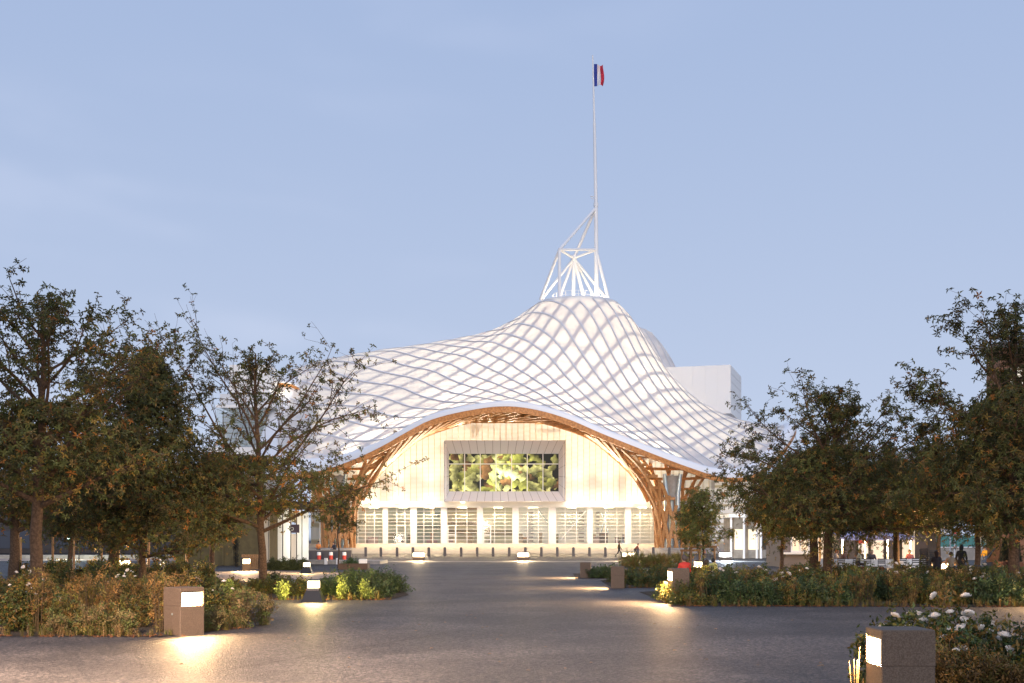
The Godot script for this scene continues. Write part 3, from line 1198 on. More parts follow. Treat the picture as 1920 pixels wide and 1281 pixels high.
func hall(o: Node3D) -> void:
	var warm := Color(1.0, 0.94, 0.81)
	# floor, side and back walls of the hall
	var s := Shape.new()
	s.box(Vector3(3.0, gy(-200.0) - 0.15, -192.0), Vector3(62.0, 0.4, 57.6))
	put("hall_floor", s.mesh(), M.concrete, o)
	s = Shape.new()
	s.quad(Vector3(-28, 1.4, -218), Vector3(34, 1.4, -218), Vector3(34, 15.0, -218), Vector3(-28, 15.0, -218))
	put("back_wall", s.mesh(), M.panel, o)
	s = Shape.new()
	s.quad(Vector3(34, 1.4, -163.2), Vector3(34, 1.4, -218), Vector3(34, 14.0, -218), Vector3(34, 12.0, -163.2))
	put("side_wall", s.mesh(), M.panel, o)
	s = Shape.new()
	s.quad(Vector3(-27, 1.4, -218), Vector3(-27, 1.4, -163.2), Vector3(-27, 20.0, -163.2), Vector3(-27, 22.0, -218))
	put("side_wall", s.mesh(), M.panel, o)
	s = Shape.new()
	s.quad(Vector3(26.6, 1.4, -163.1), Vector3(34, 1.4, -163.1), Vector3(34, 11.5, -163.1), Vector3(26.6, 11.5, -163.1))
	put("side_wall", s.mesh(), M.panel, o)
	# rooms behind the ground-floor glass
	var d := 170.0
	var tones := [[600, 700, mat(0.5, 0.5, 0.42)], [700, 775, mat(0.45, 0.5, 0.42)], [775, 835, mat(0.3, 0.36, 0.32)], [835, 900, mat(0.5, 0.44, 0.3)], [900, 968, mat(0.55, 0.55, 0.4)], [968, 1110, mat(0.75, 0.76, 0.72)], [1110, 1320, mat(0.8, 0.8, 0.72)]]
	for t in tones:
		s = Shape.new()
		s.box(Vector3((gx(t[0], d) + gx(t[1], d)) * 0.5, 4.1, -d), Vector3(gx(t[1], d) - gx(t[0], d) - 0.02, 5.4, 0.2))
		put("room_wall", s.mesh(), t[2], o)
	var fl := gy(-170.0)
	var bands := [[778, 830, 5.0, 0.55, mat(0.08, 0.1, 0.09)], [778, 832, 3.4, 0.6, mat(0.1, 0.11, 0.1)], [836, 898, 5.9, 0.4, mat(0.16, 0.09, 0.04)], [836, 898, 3.8, 0.5, mat(0.12, 0.07, 0.035)], [838, 898, 2.6, 0.5, mat(0.14, 0.09, 0.045)], [724, 772, 4.0, 0.45, mat(0.16, 0.14, 0.1)], [906, 962, 2.5, 0.7, mat(0.2, 0.16, 0.08)], [972, 988, 1.4, 1.0, mat(0.35, 0.17, 0.06)], [724, 745, 2.0, 0.8, mat(0.2, 0.17, 0.1)]]
	for t in bands:
		s = Shape.new()
		s.cbox(Vector3((gx(t[0], 167.5) + gx(t[1], 167.5)) * 0.5, fl + t[2] - 1.0, -167.5), Vector3(gx(t[1], 167.5) - gx(t[0], 167.5), t[3], 0.6), 0.03)
		put("shelf", s.mesh(), t[4], o)
	var fr := rng_of(31)
	for k in 26:
		var u := fr.randf_range(680, 1215)
		s = Shape.new()
		var hh := fr.randf_range(0.7, 1.7)
		s.cbox(Vector3(gx(u, 165.5), fl - 0.15 + hh * 0.5, -165.2 - fr.randf() * 1.2), Vector3(fr.randf_range(0.3, 1.5), hh, 0.5), 0.04)
		var t: float = fr.randf_range(0.04, 0.3)
		put("furniture", s.mesh(), mat(t, t * fr.randf_range(0.6, 0.95), t * fr.randf_range(0.3, 0.8), 0.7), o)
	for u in [[992, 1000], [1085, 1095], [1118, 1124]]:
		s = Shape.new()
		for k in 8:
			s.box(Vector3((gx(u[0], 168) + gx(u[1], 168)) * 0.5, fl + 0.4 + k * 0.55, -168.0), Vector3(gx(u[1], 168) - gx(u[0], 168), 0.3, 0.15))
		put("stair", s.mesh(), mat(0.22, 0.2, 0.2), o)
	for q in [[1052, 1012, 1098, 958], [1126, 1000, 1140, 955], [1140, 998, 1128, 962], [1010, 958, 1030, 985]]:
		s = Shape.new()
		s.rod(Vector3(gx(q[0], 166.5), hy(q[1], 166.5), -166.5), Vector3(gx(q[2], 166.5), hy(q[3], 166.5), -166.5), 0.13)
		put("brace", s.mesh(), M.white_metal if q[0] == 1052 else M.steel, o)
	# ducts seen as shades through the upper wall
	for q in [[-9.9, 11.4, 0.55, 0.5], [-9.9, 10.7, 1.4, 0.35], [-9.8, 7.0, 1.4, 0.4], [-10.1, 6.0, 0.5, 1.6], [-4.7, 16.6, 0.25, 1.7], [-4.1, 16.6, 0.25, 1.7]]:
		s = Shape.new()
		s.box(Vector3(q[0] - 0.6, q[1], -163.45), Vector3(q[2], q[3], 0.4))
		put("duct", s.mesh(), M.ochre, o)
	# boxes added behind the translucent wall to cast soft shades on it
	for q in [[11.8, 12.6, 9.0, 0.45], [11.5, 9.9, 9.5, 0.4], [-15.0, 11.6, 8.0, 0.35], [9.6, 11.4, 1.3, 3.2], [12.6, 10.6, 1.0, 4.2], [15.4, 10.0, 0.5, 5.0], [-12.6, 9.5, 0.45, 4.6], [-17.0, 9.2, 1.2, 3.4], [-4.5, 17.0, 3.2, 0.3], [5.2, 16.6, 2.4, 0.4]]:
		s = Shape.new()
		s.box(Vector3(q[0], q[1], -164.3), Vector3(q[2], q[3], 0.25))
		put("shade_box", s.mesh(), M.grey_panel, o)
	# lamps of the hall
	for q in [Vector2(-18, -171), Vector2(-6, -169), Vector2(6, -169), Vector2(18, -169), Vector2(-18, -185), Vector2(-5, -181), Vector2(6, -180), Vector2(17, -180), Vector2(27, -176), Vector2(28, -188), Vector2(-22, -197), Vector2(-8, -197), Vector2(19, -194)]:
		var y: float = minf(roof_xz(q.x, q.y) - 11.5, 20.0)
		y = maxf(y, 8.0)
		if q.x > -10 and q.x < 8.5:
			y = maxf(y, 16.5)
		lamp_point("hall_lamp", Vector3(q.x, y, q.y), 57.0, warm, 0.6)
	for q in [Vector3(5, 27, -189), Vector3(13, 27, -187), Vector3(10, 30, -196)]:
		lamp_point("hall_lamp", q, 27.0, warm, 0.6)
	for x in [-20.0, -12.0, -5.0, 3.0, 11.0, 19.0]:
		lamp_point("hall_lamp", Vector3(x, 5.6, -165.6), 3.2, warm, 0.6)
	# uplights along the transom that wash the wall and the canopy
	for u in [690, 745, 805, 868, 1085, 1140, 1195]:
		s = Shape.new()
		s.cbox(Vector3(gx(u, 162.0), hy(943, 162.0) + 0.1, -162.0), Vector3(0.5, 0.22, 0.3), 0.03)
		put("uplight_lamp", s.mesh(), M.lamp, o)
		lamp_point("canopy_light", Vector3(gx(u, 162.0), hy(943, 162.0) + 0.35, -161.6), 4.0, warm, 0.2)
		var up := SpotLight3D.new()
		up.name = numbered("canopy_spot")
		up.position = Vector3(gx(u, 162.0), hy(943, 162.0) + 0.35, -161.5)
		up.basis = Basis.looking_at(Vector3(0, 1, 0.42), Vector3.BACK)
		up.spot_angle = 58.0
		up.spot_range = 60.0
		up.light_energy = 170.0
		up.light_color = warm
		up.light_size = 0.3
		up.shadow_enabled = true
		add_child(up)
	for u in [700, 755, 805, 866, 934, 1000, 1072, 1142, 1205]:
		s = Shape.new()
		s.box(Vector3(gx(u, 162.0), hy(949.5, 163.0) - 0.2, -162.35), Vector3(1.2, 0.06, 0.14))
		put("downlight_lamp", s.mesh(), M.lamp, o)
		var dn := AreaLight3D.new()
		dn.name = numbered("forecourt_downlight")
		dn.area_size = Vector2(1.2, 0.14)
		dn.position = Vector3(gx(u, 162.0), hy(949.5, 163.0) - 0.24, -162.3)
		dn.basis = Basis.looking_at(Vector3(0, -1, 0.75), Vector3.FORWARD)
		dn.light_energy = 60.0
		dn.light_color = Color(1.0, 0.88, 0.7)
		dn.area_range = 60.0
		dn.shadow_enabled = true
		add_child(dn)
	for x in [-7.0, -3.5, 0.0, 3.5]:  # unseen spots added on the gallery roof to brighten the canopy above
		var up := SpotLight3D.new()
		up.name = numbered("canopy_spot")
		up.position = Vector3(x, 15.5, -161.6)
		up.basis = Basis.looking_at(Vector3(0, 1, 0.75), Vector3.BACK)
		up.spot_angle = 75.0
		up.spot_range = 40.0
		up.light_energy = 30.0
		up.light_color = warm
		up.light_size = 0.3
		up.shadow_enabled = true
		add_child(up)
	# ceiling over the ground-floor rooms
	s = Shape.new()
	s.box(Vector3(0, hy(943, 163.0) + 0.15, -167.2), Vector3(52.0, 0.25, 7.6))
	put("mezzanine_floor", s.mesh(), M.white, o)
	# eyebrow opening over the left gallery, timber inside a white rim
	var at := Vector3(gx(535, 174), hy(727, 174), -174.0)
	s = Shape.new()
	var rim := Shape.new()
	var pts := []
	for k in 25:
		var a := PI * k / 24.0
		pts.append(at + Vector3(-2.6 * cos(a), 1.5 * sin(a) - 0.75 + 0.22 * cos(a), 0.4 * sin(a)))
	for k in 24:
		s.quad(at + Vector3(0, -0.75, -1.5), at + Vector3(0, -0.75, -1.5) + Vector3(0.01, 0, 0), pts[k + 1], pts[k])
	rim.tube(pts, range(25).map(func(_k): return 0.16), 8)
	put("eyebrow_lining", s.mesh(), M.fascia, o)
	put("eyebrow_rim", rim.mesh(), M.eave, o)
	lamp_point("eyebrow_lamp", at + Vector3(0, -0.7, 0.9), 1.0, warm, 0.2)

# ------------------------------------------------------------------ trees
func leaf_cluster(n: int, length: float, width: float, seed_: int) -> ArrayMesh:
	# a whorl of pointed leaves round a shoot tip
	var s := Shape.new()
	var r := rng_of(seed_)
	for k in n:
		var a := TAU * k / n + r.randf_range(-0.35, 0.35)
		var lift := r.randf_range(-0.45, 0.55)
		var d := Vector3(cos(a), lift, sin(a)).normalized()
		var side := d.cross(Vector3.UP).normalized()
		var l := length * r.randf_range(0.75, 1.2)
		var mid := d * l * 0.48 + Vector3(0, 0.1 * l, 0)
		var tip := d * l - Vector3(0, 0.12 * l, 0)
		s.col = Color.WHITE * r.randf_range(0.75, 1.2)
		s.col.a = 1.0
		var fold := Vector3(0, width * 0.25, 0)
		s.tri(Vector3.ZERO, tip, mid + side * width * 0.5 + fold)
		s.tri(Vector3.ZERO, mid - side * width * 0.5 + fold, tip)
	return s.mesh()

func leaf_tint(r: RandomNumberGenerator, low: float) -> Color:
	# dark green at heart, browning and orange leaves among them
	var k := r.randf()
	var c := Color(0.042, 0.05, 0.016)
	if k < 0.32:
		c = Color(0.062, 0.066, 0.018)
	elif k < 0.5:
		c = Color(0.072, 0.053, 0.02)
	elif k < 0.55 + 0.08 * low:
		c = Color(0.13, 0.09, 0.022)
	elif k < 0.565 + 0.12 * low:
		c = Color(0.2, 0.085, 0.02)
	return c * r.randf_range(1.1, 2.1) * (1.0 + 0.55 * low)  # lower leaves are tinted lighter, standing in for lamplight from below

# spec: height of fork, total height, crown radius, crown base, limbs, trunk radius, leafiness, leaf length, upright
func grow(o: Node3D, sp: Dictionary, seed_: int) -> void:
	var r := rng_of(seed_)
	var fork: float = sp.fork
	var top: float = sp.top
	var rad: float = sp.radius
	var tr: float = sp.trunk
	var lean := Vector3(r.randf_range(-0.03, 0.03), 0, r.randf_range(-0.03, 0.03))
	# trunk runs on as a leader
	var pts := []
	var rr := []
	var n := 16
	var wob := Vector3.ZERO
	for k in n + 1:
		var f := k / float(n)
		var y := (top * 0.93) * f
		if k > 2:
			wob += Vector3(r.randf_range(-1, 1), 0, r.randf_range(-1, 1)) * 0.05 * sp.get("wobble", 1.0)
		pts.append(Vector3(lean.x * y, y - 0.1, lean.z * y) + wob)
		var t: float = tr * (1.0 - 0.25 * minf(y / fork, 1.0)) if y < fork else tr * 0.72 * pow(1.0 - (y - fork) / (top - fork), 0.9) + 0.012
		if k == 0:
			t *= 1.45
		rr.append(t)
	var trunk := Shape.new()
	trunk.tube(pts, rr, 10)
	put("trunk", trunk.mesh(), M.bark, o)
	var at_leader := func(y: float) -> Vector3:
		var f: float = clampf(y / (top * 0.93), 0, 1) * n
		var i := mini(int(f), n - 1)
		return (pts[i] as Vector3).lerp(pts[i + 1], f - i)
	var spots := []
	var cy: float = sp.crown_base
	var leafy: float = sp.leafy
	var put_leaves := func(p: Vector3, d: Vector3, count: int, spread: float) -> void:
		for c in count:
			var q := p + Vector3(r.randfn(0, spread), r.randfn(0, spread * 0.7), r.randfn(0, spread))
			spots.append([q, d])
	var limbs: int = sp.limbs
	for i in limbs:
		var f := (i + 0.5) / limbs
		var y0 := lerpf(fork * 0.92, top * 0.86, pow(f, 1.15))
		var a := i * 2.399 + r.randf_range(-0.4, 0.4)
		var start: Vector3 = at_leader.call(y0)
		# how far the crown reaches at this limb's end
		var rise := lerpf(sp.rise_low, sp.rise_high, f) + r.randf_range(-0.12, 0.12)
		var dir := Vector3(cos(a) * cos(rise), sin(rise), sin(a) * cos(rise))
		var reach := rad * r.randf_range(0.8, 1.1)
		var along := reach / maxf(cos(rise), 0.3)
		var left := (top * r.randf_range(0.88, 1.03) - y0) / maxf(sin(rise), 0.08)
		var length := minf(along, left) * lerpf(1.0, 0.75, f * f)
		var limb := Shape.new()
		var lp := []
		var lr := []
		var ns := 9
		var p := start
		var d := dir
		var r0: float = maxf(0.022, tr * lerpf(0.5, 0.2, f))
		for k in ns + 1:
			lp.append(p)
			lr.append(lerpf(r0, 0.008, pow(k / float(ns), 0.8)))
			d = (d + Vector3(r.randf_range(-1, 1), r.randf_range(-0.7, 0.9) * sp.get("curl", 1.0), r.randf_range(-1, 1)) * 0.13).normalized()
			p += d * length / ns
		limb.tube(lp, lr, 6, false)
		put_leaves.call(lp[ns], d, 3, 0.06)
		# side shoots and their twigs
		var shoots := int(7 + length * 2.6)
		for k in shoots:
			var g := pow(r.randf_range(0.03, 1.0), 0.75)
			var fi := g * ns
			var i0 := mini(int(fi), ns - 1)
			var q: Vector3 = (lp[i0] as Vector3).lerp(lp[i0 + 1], fi - i0)
			var ld: Vector3 = ((lp[i0 + 1] as Vector3) - lp[i0]).normalized()
			var sd := (ld * 0.75 + Vector3(r.randfn(0, 0.6), r.randfn(0.12, 0.42), r.randfn(0, 0.6))).normalized()
			var sl := length * r.randf_range(0.14, 0.36) * (1.15 - 0.6 * g) + 0.25
			var sp_pts := [q]
			var sr := [lerpf(r0 * 0.4, 0.006, g)]
			var e := q
			for m in 4:
				sd = (sd + Vector3(r.randf_range(-1, 1), r.randf_range(-0.8, 0.7), r.randf_range(-1, 1)) * 0.2).normalized()
				e += sd * sl / 4
				sp_pts.append(e)
				sr.append(lerpf(sr[0], 0.004, (m + 1) / 4.0))
			limb.tube(sp_pts, sr, 4, false)
			var low := 1.0 - clampf((e.y - cy) / (top - cy), 0, 1)
			var dens: float = leafy * lerpf(sp.get("top_thin", 0.5), 1.15, sqrt(low))
			for m in range(1, 5):
				var c := int(dens * 1.6 + r.randf())
				put_leaves.call(sp_pts[m], sd, c, 0.035 + 0.16 * leafy * 0.25)
				var tw := int(dens * 0.8 + r.randf())
				for w in tw:
					var td := (sd * 0.5 + Vector3(r.randfn(0, 0.7), r.randfn(0.05, 0.5), r.randfn(0, 0.7))).normalized()
					var tl := r.randf_range(0.15, 0.5)
					var te: Vector3 = sp_pts[m] + td * tl
					limb.tube([sp_pts[m], te], [0.006, 0.003], 3, false)
					put_leaves.call(te, td, 1 + int(r.randf() * 1.5), 0.03)
					put_leaves.call((sp_pts[m] as Vector3).lerp(te, 0.55), td, 1 if r.randf() < 0.6 else 0, 0.02)
		put("limb", limb.mesh(), M.bark, o)
	# fill of the lower crown
	for k in int(sp.get("fill", 0)):
		var a := r.randf() * TAU
		var h := pow(r.randf(), 0.9)
		var prof: float = pow(sin(PI * clampf(0.03 + 0.97 * (1.0 - h), 0, 1) * 0.62), 1.0) if sp.get("cone", false) else sin(PI * (0.12 + 0.82 * h))
		var q := Vector3(cos(a), 0, sin(a)) * rad * prof * pow(r.randf(), 0.45) * (0.86 + 0.2 * sin(a * 3.0 + h * 9.0)) * r.randf_range(0.85, 1.08)
		q.y = lerpf(cy - 0.7 * (1.0 - h) * pow(r.randf(), 2.0) * (1.0 + sin(a * 4.0 + seed_)), lerpf(cy, top, sp.get("fill_to", 0.7)), h)
		spots.append([q + lean * q.y, Vector3(cos(a), 0.2, sin(a))])
	var where := []
	var tints := []
	for q in spots:
		var b := Basis(Quaternion(Vector3.UP, ((q[1] as Vector3) + Vector3(r.randfn(0, 0.5), 0.4 + r.randfn(0, 0.5), r.randfn(0, 0.5))).normalized()))
		b = b * Basis(Vector3.UP, r.randf() * TAU)
		where.append(Transform3D(b.scaled(Vector3.ONE * r.randf_range(0.7, 1.25)), q[0]))
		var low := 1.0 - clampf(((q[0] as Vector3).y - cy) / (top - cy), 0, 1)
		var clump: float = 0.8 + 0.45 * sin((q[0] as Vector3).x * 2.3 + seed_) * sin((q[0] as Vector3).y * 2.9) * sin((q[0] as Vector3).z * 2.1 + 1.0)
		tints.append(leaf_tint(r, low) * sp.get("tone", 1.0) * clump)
	many("crown", leaf_cluster(5, sp.leaf, sp.leaf * 0.36, seed_), M.leaf, where, tints, o)

func tree(u: float, d: float, label: String, sp: Dictionary, seed_: int, group := "trees of the square") -> Node3D:
	var o := thing("tree", label, "tree", Vector3(gx(u, d), gy(-d), -d), 0.0, group)
	var s := {"fork": 2.2, "top": 9.5, "radius": 3.8, "crown_base": 2.6, "limbs": 16, "trunk": 0.17, "leafy": 1.3, "leaf": 0.1, "rise_low": 0.45, "rise_high": 1.1, "fill": 2500, "fill_to": 0.6}
	s.merge(sp, true)
	grow(o, s, seed_)
	return o

func trees() -> void:
	tree(66, 33.0, "tall open-crowned tree at the left edge with a straight grey-brown trunk", {"fork": 3.1, "top": 9.1, "radius": 3.7, "crown_base": 3.4, "limbs": 24, "trunk": 0.19, "leafy": 0.95, "leaf": 0.125, "rise_low": 0.5, "rise_high": 0.75, "fill": 1800, "fill_to": 0.4, "top_thin": 0.3}, 11)
	tree(266, 41.0, "dense dark conical tree beside the tall left tree, its lowest leaves near the shrubs", {"fork": 1.5, "top": 8.4, "radius": 3.0, "crown_base": 1.9, "limbs": 20, "trunk": 0.15, "leafy": 1.7, "leaf": 0.12, "rise_low": 0.2, "rise_high": 1.0, "fill": 11000, "fill_to": 1.0, "cone": true, "tone": 0.85}, 12)
	tree(494, 45.0, "thin-leaved vase-shaped tree standing before the left end of the white roof", {"fork": 2.45, "top": 9.6, "radius": 4.9, "crown_base": 3.0, "limbs": 24, "trunk": 0.17, "leafy": 0.5, "leaf": 0.13, "rise_low": 0.3, "rise_high": 1.15, "fill": 1900, "fill_to": 0.3, "top_thin": 0.55}, 13)
	tree(1550, 47.0, "round-crowned tree right of the museum with a forked reddish trunk", {"fork": 2.6, "top": 8.2, "radius": 4.1, "crown_base": 2.2, "limbs": 26, "trunk": 0.19, "leafy": 1.0, "leaf": 0.125, "rise_low": 0.05, "rise_high": 1.1, "fill": 3600, "fill_to": 0.55, "top_thin": 0.45}, 14)
	tree(1902, 40.0, "tallest dark tree at the right edge of the square", {"fork": 2.6, "top": 10.0, "radius": 3.6, "crown_base": 2.4, "limbs": 24, "trunk": 0.2, "leafy": 1.1, "leaf": 0.135, "rise_low": 0.25, "rise_high": 1.0, "fill": 4500, "fill_to": 0.6, "top_thin": 0.4, "tone": 0.85}, 15)
	tree(1833, 54.0, "slender-trunked tree behind the litter bin", {"fork": 2.7, "top": 7.6, "radius": 3.9, "crown_base": 2.3, "limbs": 18, "trunk": 0.14, "leafy": 1.5, "leaf": 0.12, "rise_low": 0.15, "rise_high": 0.95, "fill": 5200, "fill_to": 0.7}, 16)
	tree(1682, 62.0, "low spreading tree between the restaurant tables and the square", {"fork": 2.6, "top": 7.0, "radius": 4.4, "crown_base": 2.4, "limbs": 18, "trunk": 0.18, "leafy": 1.5, "leaf": 0.13, "rise_low": 0.2, "rise_high": 0.85, "fill": 6000, "fill_to": 0.72}, 17)
	tree(1526, 66.0, "tree with a thick straight trunk half hidden behind the round-crowned one", {"fork": 3.0, "top": 8.0, "radius": 3.6, "crown_base": 2.6, "limbs": 14, "trunk": 0.26, "leafy": 1.4, "leaf": 0.13, "fill": 3800, "fill_to": 0.65}, 18)
	tree(1465, 62.0, "small straight tree nearest the right corner of the roof", {"fork": 2.5, "top": 6.4, "radius": 2.6, "crown_base": 2.2, "limbs": 14, "trunk": 0.11, "leafy": 1.4, "leaf": 0.13, "rise_low": 0.1, "fill": 3000, "fill_to": 0.75}, 19)
	tree(24, 52.0, "tree with a forked trunk far left behind the tall one", {"fork": 2.5, "top": 7.5, "radius": 3.2, "crown_base": 3.0, "limbs": 14, "trunk": 0.24, "leafy": 1.3, "leaf": 0.13, "fill": 3000, "fill_to": 0.7, "tone": 0.9}, 20)
	tree(212, 60.0, "thick-trunked tree behind the left path lamp", {"fork": 2.2, "top": 7.0, "radius": 3.4, "crown_base": 2.0, "limbs": 14, "trunk": 0.3, "leafy": 1.3, "leaf": 0.13, "fill": 5000, "fill_to": 0.8, "tone": 0.85}, 21)
	tree(398, 64.0, "slim tree before the olive wall of the pavilion", {"fork": 2.6, "top": 6.8, "radius": 3.0, "crown_base": 2.4, "limbs": 14, "trunk": 0.13, "leafy": 1.4, "leaf": 0.13, "fill": 4200, "fill_to": 0.8, "tone": 0.9}, 22)
	tree(130, 74.0, "dark background tree between the two left trees", {"fork": 2.4, "top": 8.0, "radius": 4.0, "crown_base": 2.2, "limbs": 14, "trunk": 0.16, "leafy": 1.3, "leaf": 0.15, "fill": 5000, "fill_to": 0.85, "tone": 0.8}, 23)
	tree(1760, 88.0, "background tree over the terrace, right of the stacked chairs", {"fork": 3.0, "top": 8.6, "radius": 4.8, "crown_base": 3.4, "limbs": 14, "trunk": 0.16, "leafy": 1.3, "leaf": 0.16, "fill": 5500, "fill_to": 0.85, "tone": 0.9}, 24)
	tree(1620, 90.0, "background tree over the lilac awning", {"fork": 3.0, "top": 8.2, "radius": 4.8, "crown_base": 3.2, "limbs": 14, "trunk": 0.16, "leafy": 1.3, "leaf": 0.16, "fill": 5500, "fill_to": 0.85, "tone": 0.9}, 25)
	tree(634, 84.0, "young thin tree at the corner of the white pavilion", {"fork": 2.6, "top": 5.6, "radius": 1.5, "crown_base": 2.9, "limbs": 9, "trunk": 0.06, "leafy": 0.9, "leaf": 0.13, "fill": 200}, 26)
	# young trees tied to timber stakes
	tree(1318, 76.0, "young staked tree with a full light-green crown, right of the roof column", {"fork": 1.9, "top": 5.2, "radius": 1.75, "crown_base": 1.6, "limbs": 12, "trunk": 0.07, "leafy": 1.1, "leaf": 0.12, "rise_low": 0.3, "fill": 1000, "fill_to": 0.9, "tone": 2.4}, 27)
	tree(1295, 80.0, "thinner staked tree just in front of the roof column", {"fork": 1.7, "top": 4.2, "radius": 1.1, "crown_base": 1.6, "limbs": 10, "trunk": 0.05, "leafy": 1.0, "leaf": 0.12, "fill": 500, "fill_to": 0.9, "tone": 2.4}, 28)
	for q in [[1318, 76.0, 0.75, 1.55, "timber frame staking the fuller young tree"], [1295, 80.0, 0.6, 1.3, "timber frame staking the thinner young tree"]]:
		var st := thing("tree_stakes", q[4], "tree stakes", Vector3(gx(q[0], q[1]), 0, -q[1]))
		for x in [-1, 1]:
			var s := Shape.new()
			s.rod(Vector3(x * q[2], 0, 0), Vector3(x * q[2] * 0.95, q[3], 0), 0.06)
			put("stake", s.mesh(), M.timber, st)
		var s := Shape.new()
		s.bar(Vector3(-q[2] * 1.15, q[3] - 0.06, 0.09), Vector3(q[2] * 1.15, q[3] - 0.03, 0.09), 0.05, 0.14)
		put("rail", s.mesh(), M.timber, st)

# ------------------------------------------------------------------ shrubs and flowers
func small_cluster(n: int, length: float, width: float, seed_: int) -> ArrayMesh:
	var s := Shape.new()
	var r := rng_of(seed_)
	for k in n:
		var d := Vector3(r.randfn(0, 1), r.randfn(0.2, 0.8), r.randfn(0, 1)).normalized()
		var o := Vector3(r.randfn(0, 1), r.randfn(0, 1), r.randfn(0, 1)) * length * 0.55
		var side := d.cross(Vector3(0.2, 1, 0.1)).normalized() * width * 0.5
		var up := side.cross(d).normalized() * width * 0.2
		var l := length * r.randf_range(0.7, 1.25)
		s.col = Color.WHITE * r.randf_range(0.7, 1.25)
		s.col.a = 1.0
		s.tri(o, o + d * l, o + d * l * 0.45 + side + up)
		s.tri(o, o + d * l * 0.45 - side + up, o + d * l)
	return s.mesh()

func blade_tuft(n: int, h: float, seed_: int) -> ArrayMesh:
	var s := Shape.new()
	var r := rng_of(seed_)
	for k in n:
		var a := r.randf() * TAU
		var l := h * r.randf_range(0.5, 1.1)
		var d := Vector3(cos(a), 0, sin(a)) * l * r.randf_range(0.08, 0.5)
		var b := Vector3(r.randfn(0, 0.035), 0, r.randfn(0, 0.035))
		var w := Vector3(-sin(a), 0, cos(a)) * 0.006
		var m := b + d * 0.35 + Vector3(0, l * 0.65, 0)
		var t := b + d + Vector3(0, l, 0)
		s.col = Color.WHITE * r.randf_range(0.7, 1.25)
		s.col.a = 1.0
		s.quad(b - w, b + w, m + w * 0.8, m - w * 0.8)
		s.tri(m - w * 0.8, m + w * 0.8, t)
	return s.mesh()

func rose_mesh(size: float, seed_: int) -> ArrayMesh:
	# two whorls of cupped petals round a folded heart
	var s := Shape.new()
	var r := rng_of(seed_)
	for ring in 4:
		var np: int = [6, 6, 5, 3][ring]
		for k in np:
			var a := TAU * k / np + ring * 0.5 + r.randf_range(-0.2, 0.2)
			var out := Vector3(cos(a), 0, sin(a))
			var side := Vector3(-sin(a), 0, cos(a))
			var open: float = [0.95, 0.72, 0.46, 0.2][ring] * size * r.randf_range(0.9, 1.1)
			var rise: float = [0.5, 0.78, 0.95, 1.0][ring] * size * r.randf_range(0.9, 1.05)
			var w: float = [0.52, 0.42, 0.32, 0.18][ring] * size
			var b := Vector3(0, 0.05 * size, 0)
			var m := out * open * 0.92 + Vector3(0, rise * 0.45, 0)
			var t: Vector3 = out * open * [1.12, 0.95, 0.85, 0.8][ring] + Vector3(0, rise, 0)
			var c: float = [0.76, 0.8, 0.82, 0.78][ring]
			s.col = Color(c, c * 0.93, c * 0.85)
			s.quad(b - side * w * 0.3, b + side * w * 0.3, m + side * w, m - side * w)
			s.quad(m - side * w, m + side * w, t + side * w * 0.75, t - side * w * 0.75)
	return s.mesh()

var shrub_seed := 100
var masses := {}

func flush_masses() -> void:
	# plants that nobody could count, one object to a mass
	for called in masses:
		var q: Dictionary = masses[called]
		var o := thing(called, q.label, q.category)
		o.set_meta("kind", "stuff")
		if q.stems.v.size():
			put("stems", q.stems.mesh(), M.tint, o)
		many("foliage", q.mesh, M.leaf, q.where, q.tints, o)


